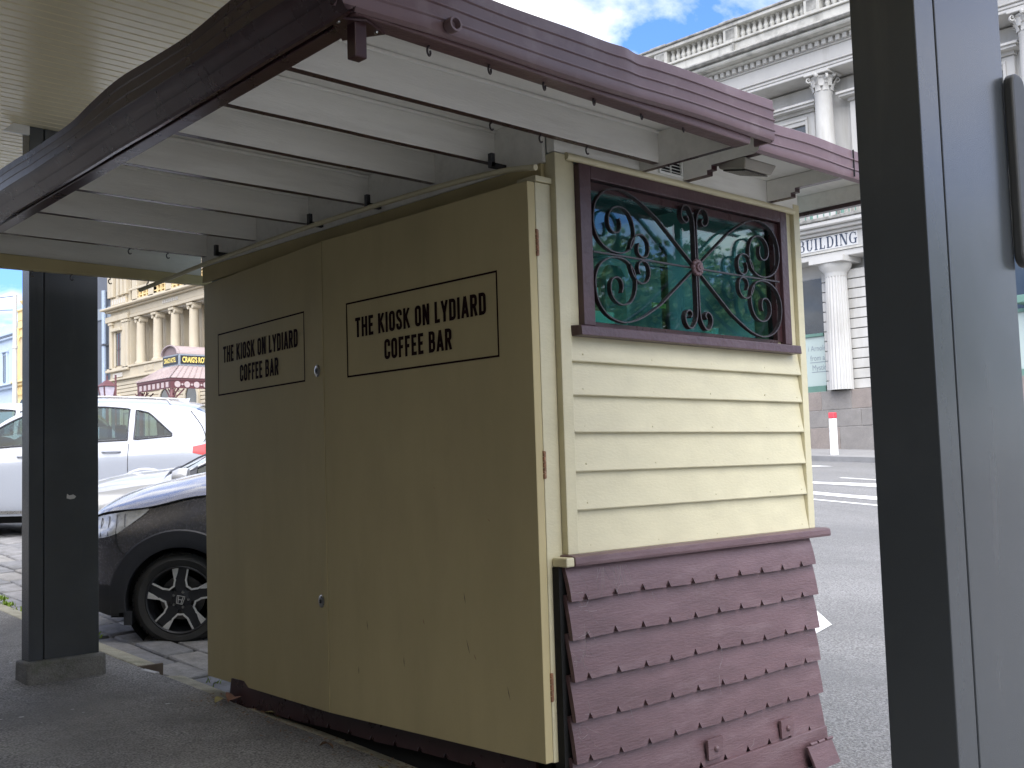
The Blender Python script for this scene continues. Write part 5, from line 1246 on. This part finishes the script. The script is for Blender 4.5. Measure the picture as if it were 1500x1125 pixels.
# main entablature
for z0, z1, x, nm, m_ in ((12.62,12.71,28.56,'architrave',WSTONE),(12.712,12.80,28.53,'architrave',WSTONE),(12.802,12.85,28.47,'architrave',WSTONE),(12.852,13.27,28.56,'main_frieze',WSTONE),(13.272,13.32,28.50,'bed_mould',WSTONE)):
    course(nm, z0, z1, x, m_)
def zo(z, x): return out_(z, x)
dn = build('dentil', MB().box(28.38, 28.50, 0, .125, 13.325, 13.465), WSTONE, B, mw=Matrix.Translation((0, 12.0, 0)))
for k in range(1, 60): dup(dn, B, (0, .222*k, 0))
course('dentil_band', 13.322, 13.47, 28.503, WSTONE); course('cornice_soffit', 13.472, 13.55, 28.25, WSTONE2); course('main_cornice', 13.552, 13.68, 27.95, WSTONE2, bev=.04); course('main_cornice', 13.682, 13.80, 27.80, DSTONE, bev=.05)
course('parapet', 13.802, 14.28, 28.40, WSTONE2)
course('balustrade_base', 14.282, 14.36, 28.33, WSTONE2)
course('coping', 14.785, 14.90, 28.30, WSTONE2); course('coping', 14.902, 14.97, 28.24, DSTONE)
bl_ = build('baluster', MB().lathe([(.075,14.362),(.075,14.395),(.05,14.40),(.055,14.43),(.085,14.49),(.088,14.53),(.06,14.61),(.042,14.69),(.05,14.72),(.07,14.735),(.07,14.783)], (28.53, 0, 0), 12), WSTONE2, B, smooth=45, mw=Matrix.Translation((0, 12.2, 0)))
pier_y = [16.6, 19.45, 22.2, 25.0]
y = 12.2
while y < 25.4:
    y += .2085
    if all(abs(y-p) > .36 for p in pier_y): dup(bl_, B, (0, y-12.2, 0))
for p in pier_y:
    pp = build('balustrade_pier', MB().box(28.36, 28.80, p-.26, p+.26, 14.362, 14.784), WSTONE2, B, bevel=.015)
    build('pier_panel', MB().box(28.352, 28.36, p-.16, p+.16, 14.42, 14.73), DSTONE, pp)
    build('coping_block', MB().box(28.22, 28.9, p-.32, p+.32, 14.903, 14.985), DSTONE, B, bevel=.02)
build('water_streak', MB().box(28.30, 28.397, 19.30, 19.36, 13.9, 14.25), DSTONE, B)

# --- bollard on the far footpath
bz = far_z(26.85, 15.75)
bo = empty('bollard', (26.85, 15.72, bz), 'white timber bollard with a red top on the far footpath', 'bollard')
build('shaft', MB().box(26.77, 26.93, 15.64, 15.80, bz-.1, bz+.97), LINE, bo, bevel=.015)
build('red_band', MB().box(26.765, 26.935, 15.635, 15.805, bz+.972, bz+1.13), REDP, bo, bevel=.02)

# --- cream hotel farther along, on its own building line at X = 40
k_ = 40/29.0
HT = empty('hotel', (42, 80, 2.5), 'cream stucco hotel with a colonnaded loggia above an arched ground floor', 'building')
def hz(z): return 1.4+(z-1.4)*k_
def hb_(nm, y0, y1, z0, z1, x0, x1, m_, bev=0.02, parent=HT): return build(nm, MB().box(x0, x1, y0*k_, y1*k_, hz(z0), hz(z1)), m_, parent, bevel=bev, seg=1)
hb_('wall', 44, 65.75, 6.6-8, 7.35, 40.0, 55, HOTEL)            # ground floor
hb_('loggia_wall', 44, 62.9, 7.36, 16, 42.6, 55, HOTEL2)
hb_('corner_bay', 62.95, 65.70, 7.36, 11.3, 40.0, 55, HOTEL); hb_('corner_bay', 62.95, 65.70, 11.31, 18, 40.05, 55, HOTEL)
hb_('belt_course', 44, 65.95, 7.36, 7.46, 39.7, 42.59, HOTEL)
# loggia balustrade below the columns
hb_('balcony_wall', 44, 62.9, 7.47, 8.02, 39.95, 40.4, HOTEL); hb_('balcony_coping', 44, 65.9, 8.03, 8.14, 39.8, 40.5, HOTEL)
hb_('loggia_floor', 44, 62.9, 7.9, 8.0, 40.41, 42.59, HOTEL2)
for q in range(8):
    yq = 45.3+2.15*q
    pnl = hb_('balustrade_panel', yq-.62, yq+.62, 7.6, 7.98, 39.93, 39.949, ORANGE if q in (6, 5) else HOTEL2)
    for j in range(8): hb_('panel_slat', yq-.58+.155*j, yq-.49+.155*j, 7.62, 7.96, 39.86, 39.928, HOTEL, 0.01, pnl)
# columns in pairs
colz = [(.34,8.15),(.34,8.25),(.27,8.30),(.255,8.35),(.25,9.3),(.225,10.62),(.25,10.65)]
pc = MB().lathe([(r_*k_*1.12, hz(z)) for r_, z in colz], (40.35, 0, 0), 20)
pc.box(40.35-.42, 40.35+.42, -.42, .42, hz(10.80), hz(10.92))
for sg in (-1, 1): pc.lathe([(0,40.35-.34),(.17,40.35-.33),(.17,40.35+.33),(0,40.35+.34)], (0, sg*.36, hz(10.71)), 12, 0)
c0 = build('loggia_column', pc, HOTEL, HT, smooth=35, mw=Matrix.Translation((0, 62.0*k_, 0)))
pil = build('loggia_pilaster', MB().box(41.1, 41.6, -.36, .36, hz(8.15), hz(10.9)), HOTEL, HT, mw=Matrix.Translation((0, 62.35*k_, 0)))
for q in range(1, 8): dup(c0, HT, (0, -2.14*k_*q, 0)); dup(pil, HT, (0, -2.14*k_*q, 0))
for q in range(7):
    yq = 60.9-2.14*q
    dw = hb_('loggia_window', yq-.35, yq+.35, 8.1, 9.9, 42.5, 42.59, DKGLASS); hb_('frame', yq-.5, yq-.36, 8.1, 9.95, 42.42, 42.59, HOTEL, .02, dw); hb_('frame', yq+.36, yq+.5, 8.1, 9.95, 42.42, 42.59, HOTEL, .02, dw); hb_('hood', yq-.75, yq+.75, 9.96, 10.12, 42.2, 42.59, HOTEL, .02, dw)
# first floor entablature, with the raised name band left blank of any words that cannot be read
hb_('loggia_ceiling', 44, 62.94, 10.93, 10.97, 40.3, 42.59, HOTEL2)
hb_('architrave', 44, 62.94, 10.98, 11.16, 39.95, 40.8, HOTEL); hb_('frieze', 44, 62.94, 11.17, 11.55, 40.0, 42.59, HOTEL); hb_('cornice', 44, 66.0, 11.56, 11.66, 39.7, 42.59, HOTEL, .04); hb_('cornice', 44, 66.15, 11.67, 11.80, 39.35, 42.59, HOTEL, .05)
rl = MB()
for j in range(9): rl.box(39.94, 39.998, (56.9+.21*j)*k_, (57.02+.21*j)*k_, hz(11.27), hz(11.45))
build('raised_letters', rl, HOTEL2, HT)
# upper floor
hb_('upper_wall', 44, 62.9, 11.81, 18, 41.2, 55, HOTEL2)
hb_('upper_balustrade', 44, 62.9, 11.82, 12.0, 39.9, 40.3, HOTEL); hb_('upper_coping', 44, 62.9, 12.55, 12.68, 39.85, 40.35, HOTEL)
for q in range(20):
    for zz in (12.1, 12.3): 
        pass
lt_ = MB()
for q in range(38):
    yy = 45.1+.46*q
    lt_.box(39.95, 40.2, (yy-.05)*k_, (yy+.05)*k_, hz(12.01), hz(12.54))
    for zz in (12.13, 12.40): lt_.box(39.98, 40.17, (yy+.06)*k_, (yy+.40)*k_, hz(zz), hz(zz+.06))
bo_ = build('pierced_balustrade', lt_, ORANGE, HT)
for yq in (62.2, 60.1, 57.95, 55.8, 53.6, 51.5):
    hb_('upper_pier', yq-.33, yq+.33, 11.82, 15, 39.9, 41.19, HOTEL)
    uw = hb_('upper_window', yq-1.45, yq-.75, 12.7, 15, 41.1, 41.19, DKGLASS)
hb_('upper_entablature', 44, 66, 15.01, 15.6, 39.6, 55, HOTEL, .05)
for yq in (63.25, 63.75, 64.3, 65.1, 65.5): hb_('corner_pilaster', yq-.17, yq+.17, 12.45, 15, 39.75, 40.04, HOTEL)
cpn2 = hb_('corner_panel', 63.3, 65.4, 11.9, 12.35, 39.9, 40.04, HOTEL)
for j in range(6): hb_('panel_piercing', 63.45+.32*j, 63.63+.32*j, 11.98, 12.28, 39.88, 39.898, HOTEL2, 0, cpn2)
# corner bay window and pilasters
for yq in (63.15, 63.55, 65.35): hb_('corner_pilaster', yq-.17, yq+.17, 7.95, 10.75, 39.8, 39.998, HOTEL); hb_('pilaster_cap', yq-.22, yq+.22, 10.76, 10.9, 39.72, 39.998, HOTEL)
cw = hb_('corner_window', 64.0, 64.75, 8.25, 10.2, 39.94, 39.998, DKGLASS)
hb_('frame', 63.8, 64.0, 8.2, 10.3, 39.85, 39.998, HOTEL, .02, cw); hb_('frame', 64.751, 64.95, 8.2, 10.3, 39.85, 39.998, HOTEL, .02, cw); hb_('hood', 63.7, 65.05, 10.31, 10.5, 39.6, 39.998, HOTEL, .03, cw); hb_('sash', 64.34, 64.41, 8.25, 10.2, 39.91, 39.939, MAROON, 0, cw)
hb_('corner_entablature', 62.95, 66.0, 10.95, 11.3, 39.75, 39.998, HOTEL, .03); hb_('sill_band', 62.95, 65.95, 7.9, 8.05, 39.7, 39.998, HOTEL, .03); hb_('apron_panel', 63.9, 65.2, 7.55, 7.82, 39.9, 39.998, HOTEL2)
# ground floor: rusticated courses with arches
for q in range(9): hb_('ground_course', 44, 65.8, 5.35+.21*q, 5.35+.21*q+.17, 39.9, 39.998, HOTEL, .02)
for ya in (64.6, 61.3, 58.2, 55.2, 52.3):
    arh = MB(); pts = [((ya-.75)*k_, hz(2))]+[((ya-.75*math.cos(R(a)))*k_, hz(5.75)+.75*k_*math.sin(R(a))) for a in range(0, 181, 15)]+[((ya+.75)*k_, hz(2))]
    arh.prism([(p[0], p[1]) for p in pts], 0, 39.80, 39.897); ao = build('arch_window', arh, DKGLASS, HT)
    rg = MB(); rg.ribbon(pts, lambda u, v, w: (39.72+w, u, v), .26, .17); build('archivolt', rg, HOTEL, ao)

# --- hotel porch with its signs
PH = empty('hotel_porch', (36, 68, 2.5), 'maroon timber hotel porch with a pinkish hipped iron roof and black and gold signs', 'porch')
bx0, by0, bx1, by1 = 34.0, 66.7, 40.0, 68.95          # sign box in plan
ex0, ey0, ex1, ey1 = 32.7, 65.35, 40.0, 70.2          # eaves in plan
zE, zS0, zS1 = 7.75, 8.66, 9.44
rf = MB(); rf.add([(ex0,ey0,zE),(ex1,ey0,zE),(ex1,ey1,zE),(ex0,ey1,zE),(bx0,by0,zS0),(bx1,by0,zS0),(bx1,by1,zS0),(bx0,by1,zS0)], [(0,1,5,4),(2,3,7,6),(3,0,4,7)])
build('roof', rf, PINKROOF, PH)
rbm = MB()
for q in range(19): t = q/18; rbm.tube([(ex0+(ex1-ex0)*t, ey0, zE+.02), (bx0+(bx1-bx0)*t, by0, zS0+.02)], .035, 4)
for q in range(13): t = q/12; rbm.tube([(ex0, ey0+(ey1-ey0)*t, zE+.02), (bx0, by0+(by1-by0)*t, zS0+.02)], .035, 4)
build('roof_ribs', rbm, PINKROOF, PH)
build('sign_box', MB().box(bx0, bx1, by0, by1, zS0+.005, zS1), SIGNGRY, PH, bevel=.02)
sf = build('sign_board', MB().box(bx0+.12, bx1-.2, by0-.05, by0-.002, zS0+.14, zS1-.1), SIGNBLK, PH)
text_mesh("CRAIG'S ROYAL HOTEL", .50, 'lettering', GOLD, sf, lambda a, b: (bx0+.22+a*.58, by0-.058, zS0+.24+b), align='LEFT', offset=.014)
ss = build('sign_board', MB().box(bx0-.05, bx0-.002, by0+.12, by1-.12, zS0+.14, zS1-.1), SIGNBLK, PH)
text_mesh("CRAIG'S HOTEL", .42, 'lettering', GOLD, ss, lambda a, b: (bx0-.058, by0+1.125-a*.56, zS0+.28+b), offset=.01)
hw_ = (by1-by0)/2
pr3 = [(by0+hw_-hw_*math.cos(R(a)), zS1+.005+.62*math.sin(R(a))) for a in range(0, 181, 12)]; n_ = len(pr3)
av = MB(); av.add([(x_, a, z) for x_ in (bx0-.12, bx1) for a, z in pr3], [(j, j+1, n_+j+1, n_+j) for j in range(n_-1)])
build('barrel_roof', av, PINKROOF, PH, smooth=40)
build('barrel_end', MB().prism(pr3, 0, bx0+.05, bx0+.08), mat('barrel_end_shade', (.2,.15,.15), .7, .1), PH)
build('barrel_rim', MB().ribbon(pr3, lambda u, v, w: (bx0-.14+w, u, v), .07, .1), PINKROOF, PH)
build('eaves_beam', MB().box(ex0+.05, ex0+.18, ey0+.19, ey1-.05, zE-.16, zE-.01), MAROON, PH); build('eaves_beam', MB().box(ex0+.05, ex1, ey0+.05, ey0+.185, zE-.16, zE-.01), MAROON, PH)
build('lattice_frieze', MB().box(ex0+.10, ex0+.14, ey0+.16, ey1-.05, zE-.66, zE-.17), MAROON, PH); build('lattice_frieze', MB().box(ex0+.10, ex1, ey0+.10, ey0+.14, zE-.66, zE-.17), MAROON, PH)
PINKF = mat('pale_pink_fretwork', (.42,.34,.33), .6, .1)
lc = MB()
for q in range(11):
    xx = ex0+.55+.66*q; lc.lathe([(0,ey0+.06),(.2,ey0+.06),(.2,ey0+.098)], (xx, 0, zE-.41), 14, 1); lc.lathe([(0,ey0+.06),(.07,ey0+.06),(.07,ey0+.098)], (xx+.33, 0, zE-.41), 8, 1)
for q in range(7):
    yy = ey0+.55+.62*q; lc.box(ex0+.07, ex0+.099, yy-.17, yy+.17, zE-.58, zE-.25)
fo = build('frieze_roundels', lc, PINKF, PH)
for (pxx, pyy) in ((ex0+.25, ey0+.25), (ex0+.25, ey1-.3), (ex0+4.6, ey0+.25)):
    po = build('porch_post', MB().lathe([(.13,g(60)-.3),(.13,zE-1.7),(.19,zE-1.6),(.23,zE-1.2),(.14,zE-1.1),(.13,zE-.67)], (pxx, pyy, 0), 12), MAROON, PH, smooth=40)
    br_ = MB()
    for rad in (.85, .5):
        for sg in (1, -1):
            if pxx+sg > ex0: br_.ribbon([(pxx+sg*rad*(1-math.cos(R(a))), zE-.67-rad*math.sin(R(90-a))) for a in range(0, 91, 10)], lambda u, v, w: (u, pyy-.02+w, v), .08, .04)
            br_.ribbon([(pyy+sg*rad*(1-math.cos(R(a))), zE-.67-rad*math.sin(R(90-a))) for a in range(0, 91, 10)], lambda u, v, w: (pxx-.02+w, u, v), .08, .04)
    build('lace_bracket', br_, MAROON, po)

# --- maroon lantern before the hotel
ln_ = empty('street_lantern', (24, 55, 1.5), 'maroon four sided street lantern seen beside the charcoal post', 'lantern')
ly, lz = 54.75, 5.5
build('lantern_glass', MB().hexa([(23.8,ly-.22,lz+.02),(24.2,ly-.22,lz+.02),(24.2,ly+.22,lz+.02),(23.8,ly+.22,lz+.02),(23.7,ly-.33,lz+.62),(24.3,ly-.33,lz+.62),(24.3,ly+.33,lz+.62),(23.7,ly+.33,lz+.62)]), mat('lantern_glass', (.55,.5,.56), .2, .1), ln_)
fr2 = MB()
for sx in (-1, 1):
    for sy in (-1, 1): fr2.tube([(24+sx*.21, ly+sy*.23, lz), (24+sx*.31, ly+sy*.345, lz+.64)], .035, 6)
fr2.box(23.75, 24.25, ly-.27, ly+.27, lz-.08, lz); fr2.hexa([(23.62,ly-.42,lz+.64),(24.38,ly-.42,lz+.64),(24.38,ly+.42,lz+.64),(23.62,ly+.42,lz+.64),(23.93,ly-.08,lz+.95),(24.07,ly-.08,lz+.95),(24.07,ly+.08,lz+.95),(23.93,ly+.08,lz+.95)]); fr2.tube([(24,ly,lz+.95),(24,ly,lz+1.2)], .04, 6)
build('lantern_frame', fr2, MAROON, ln_); build('lantern_post', MB().tube([(24,ly,g(55)-.3),(24,ly,lz-.08)], [.10,.06], 10), MAROON, ln_, smooth=50)
build('lantern_finial_post', MB().tube([(24,ly-1.0,g(55)-.3),(24,ly-1.0,lz+1.15)], .05, 8), MAROON, ln_, smooth=50)

# --- dark clad building with a pale downpipe, between hotel and post
DB = empty('dark_building', (44, 96, 3), 'dark grey clad building with a pale downpipe beside the hotel', 'building')
build('wall', MB().box(41.0, 56, 91.4, 99, 0, 20.6), DGREY, DB); build('cladding_band', MB().box(40.9, 40.99, 91.4, 99, 15.4, 16.4), SIGNGRY, DB); build('cladding_band', MB().box(40.9, 40.99, 91.4, 99, 20.6, 21.5), PANEL, DB)
build('downpipe', MB().tube([(40.7, 93.4, 2), (40.7, 93.4, 17.8)], .2, 10), mat('pale_blue_steel', (.35,.42,.52), .5, .1), DB, smooth=50)
for zz in (9, 13): build('pipe_bracket', MB().box(40.45, 40.99, 93.1, 93.7, zz, zz+.15), DGREY, DB)
build('window', MB().box(40.9, 40.98, 92.2, 93.1, 17, 19.6), DKGLASS, DB)

# --- ochre-yellow ornate building and pale blue one, far left
YB = empty('ochre_building', (42, 108, 3), 'narrow ochre yellow Victorian facade topped by an urn', 'building')
build('wall', MB().box(40.1, 55, 79.0*k_, 81.15*k_, 0, hz(12.9)), YELLOW, YB)
build('parapet', MB().box(39.95, 55, 79.0*k_, 81.2*k_, hz(12.3), hz(12.42)).box(39.9, 55, 79*k_, 81.22*k_, hz(13.55), hz(13.68)), YELLOW, YB, bevel=.03); build('parapet_panel', MB().box(40.05,55,79*k_,81.1*k_,hz(12.9),hz(13.55)), YELLOW, YB)
build('cornice', MB().box(39.5, 55, 78.9*k_, 81.4*k_, hz(8.45), hz(8.62)).box(39.75,55,78.9*k_,81.3*k_,hz(8.25),hz(8.44)), YELLOW, YB, bevel=.05)
build('pilaster', MB().box(39.9, 40.1, 80.75*k_, 81.1*k_, hz(8.63), hz(12.3)), YELLOW, YB, bevel=.03)
aw = MB(); pts = [(79.55*k_, hz(8.7)), (80.65*k_, hz(8.7))]+[((80.1+.55*math.cos(R(a)))*k_, hz(11.2)+.55*k_*math.sin(R(a))) for a in range(0, 181, 15)]
aw.prism(pts, 0, 39.98, 40.098); aw2 = build('arch_window', aw, mat('yellow_recess', (.55,.45,.28), .7, .1), YB)
build('archivolt', MB().ribbon(pts[1:]+[pts[0]], lambda u, v, w: (39.85+w, u, v), .24, .13), YELLOW, aw2)
bk = MB()
for j in range(5): bk.hexa([(39.8,(79.2+.4*j)*k_,hz(7.6)),(40.09,(79.2+.4*j)*k_,hz(7.6)),(40.09,(79.32+.4*j)*k_,hz(7.6)),(39.8,(79.32+.4*j)*k_,hz(7.6)),(39.8,(79.36+.4*j)*k_,hz(8.1)),(40.09,(79.36+.4*j)*k_,hz(8.1)),(40.09,(79.48+.4*j)*k_,hz(8.1)),(39.8,(79.48+.4*j)*k_,hz(8.1))])
build('diagonal_slats', bk, YELLOW, YB); build('lower_arch', MB().lathe([(0,39.9),(.75,39.9),(.75,40.09)], (0, 79.9*k_, hz(6.7)), 24, 0), DKGLASS, YB)
build('urn', MB().lathe([(.40,hz(13.69)),(.40,hz(13.8)),(.18,hz(13.86)),(.16,hz(13.94)),(.42,hz(14.05)),(.60,hz(14.22)),(.62,hz(14.30)),(.36,hz(14.36)),(.30,hz(14.44)),(.42,hz(14.52)),(.22,hz(14.62)),(.14,hz(14.72)),(.18,hz(14.80)),(.05,hz(14.9)),(0,hz(14.92))], (40.6, 80.52*k_, 0), 20), YELLOW, YB, smooth=40)
BB = empty('pale_blue_building', (42, 114, 3), 'pale blue rendered building at the far left behind the white cars', 'building')
build('wall', MB().box(40.2, 55, 81.45*k_, 92*k_, 0, hz(12.9)), BLUEG, BB)
build('cornice', MB().box(39.7, 55, 81.3*k_, 92*k_, hz(12.05), hz(12.25)).box(39.9,55,81.4*k_,92*k_,hz(11.8),hz(12.04)), BLUEG, BB, bevel=.04); build('string_course', MB().box(39.8, 55, 81.4*k_, 92*k_, hz(8.2), hz(8.4)).box(39.5,55,81.4*k_,92*k_,hz(8.41),hz(8.52)), BLUEG, BB, bevel=.04)
for j in range(10): build('quoin', MB().box(40.12, 40.199, 81.46*k_, (81.75+.15*(j % 2))*k_, hz(8.6+.31*j), hz(8.85+.31*j)), BLUEG, BB, bevel=.02)
build('roof', MB().prism([(41, hz(12.9)), (56, hz(12.9)), (48, hz(14.2))], 1, 82*k_, 92*k_), ROOFGREY, BB)
for yq in (83.7, 86.3):
    w_ = build('window', MB().box(40.12, 40.198, (yq-.35)*k_, (yq+.35)*k_, hz(8.75), hz(10.7)), DKGLASS, BB)
    build('frame', MB().box(40.02,40.199,(yq-.5)*k_,(yq-.36)*k_,hz(8.6),hz(10.9)).box(40.02,40.199,(yq+.36)*k_,(yq+.5)*k_,hz(8.6),hz(10.9)).box(39.95,40.199,(yq-.6)*k_,(yq+.6)*k_,hz(10.91),hz(11.1)), BLUEG, w_, bevel=.02)
    build('sash_bar', MB().box(40.1, 40.118, (yq-.03)*k_, (yq+.03)*k_, hz(8.75), hz(10.7)), BLUEG, w_)

# --- pale pole with two wires, far left
PL = empty('utility_pole', (34.5, 97, 2), 'pale utility pole with wires in front of the ochre facade', 'pole')
py_ = 81.5*34.5/29; pzt = 1.4+(14.85-1.4)*34.5/29
build('shaft', MB().tube([(34.5, py_, 1), (34.5, py_, pzt)], [.24, .17], 12), GALV, PL, smooth=50)
build('collar', MB().tube([(34.5, py_, pzt-4.6), (34.5, py_, pzt-4.4)], .24, 12), GALV, PL, smooth=50)
for dz, y2, z2 in ((0.0, 112, pzt+1.6), (-1.2, 112, pzt+1.0), (-3.3, 118, pzt-3.5)):
    build('wire', MB().tube([(34.5-2.2*t, py_+(y2-py_)*t, pzt-.1+dz+(z2-pzt-dz)*t-.8*math.sin(math.pi*t)*.3) for t in [i/8 for i in range(9)]], .035, 5), WIRE, PL)

# --- trees at the corner, seen only as the reflection in the kiosk window
rnd = random.Random(11)
def leafmesh(r_, n, sq):
    me = MB()
    cl = [(rnd.gauss(0, .42), rnd.gauss(0, .42), rnd.gauss(0, .40), rnd.uniform(.16, .38)) for _ in range(46)]
    for i in range(n):
        cx, cy, cz, cr = rnd.choice(cl); d = Vector((rnd.gauss(0,1), rnd.gauss(0,1), rnd.gauss(0,1))).normalized()*cr*rnd.uniform(.55, 1)
        p = Vector((cx, cy, cz))+d; p = Vector((p.x*r_, p.y*r_, p.z*r_*sq)); a = Vector((rnd.gauss(0,1), rnd.gauss(0,1), rnd.gauss(0,1))).normalized(); b = a.orthogonal().normalized(); s = rnd.uniform(.07, .17)
        me.add([p-a*s, p+b*s*.6, p+a*s, p-b*s*.6], [(0,1,2,3)])
    return me
for i, (tx, ty, hh, rr5) in enumerate(((27,-17,5.8,4.2),(33,-24,7.6,5.0),(38,-19,8.2,5.0),(30,-13.5,5.6,3.6))):
    lbl = ('small leafy street tree, nearest of the four mirrored in the kiosk window', 'tallest leafy tree mirrored behind the others in the kiosk window', 'broad leafy tree at the far side, mirrored in the kiosk window', 'lower leafy tree nearest the classical building, mirrored in the kiosk window')[i]
    tz = road_z(tx, ty); tr = empty('street_tree', (tx, ty, tz), lbl, 'tree', 'trees mirrored in the window')
    tk = MB(); tk.tube([(tx,ty,tz-.4),(tx+.1,ty,tz+hh*.4),(tx,ty+.1,tz+hh*.9)], [.26,.18,.08], 10)
    for k in range(6): a = k*1.05; tk.tube([(tx+.05,ty,tz+hh*(.35+.06*k)),(tx+rr5*.45*math.cos(a),ty+rr5*.45*math.sin(a),tz+hh*(.75+.07*k))], [.09,.03], 6)
    build('trunk', tk, BARK, tr, smooth=50)
    build('crown', leafmesh(rr5, 9000, .8), FOL[i % 2], tr, mw=Matrix.Translation((tx, ty, tz+hh)))
print('objects', len(bpy.data.objects), 'tris', sum(len(o.data.polygons) for o in bpy.data.objects if o.type == 'MESH'))
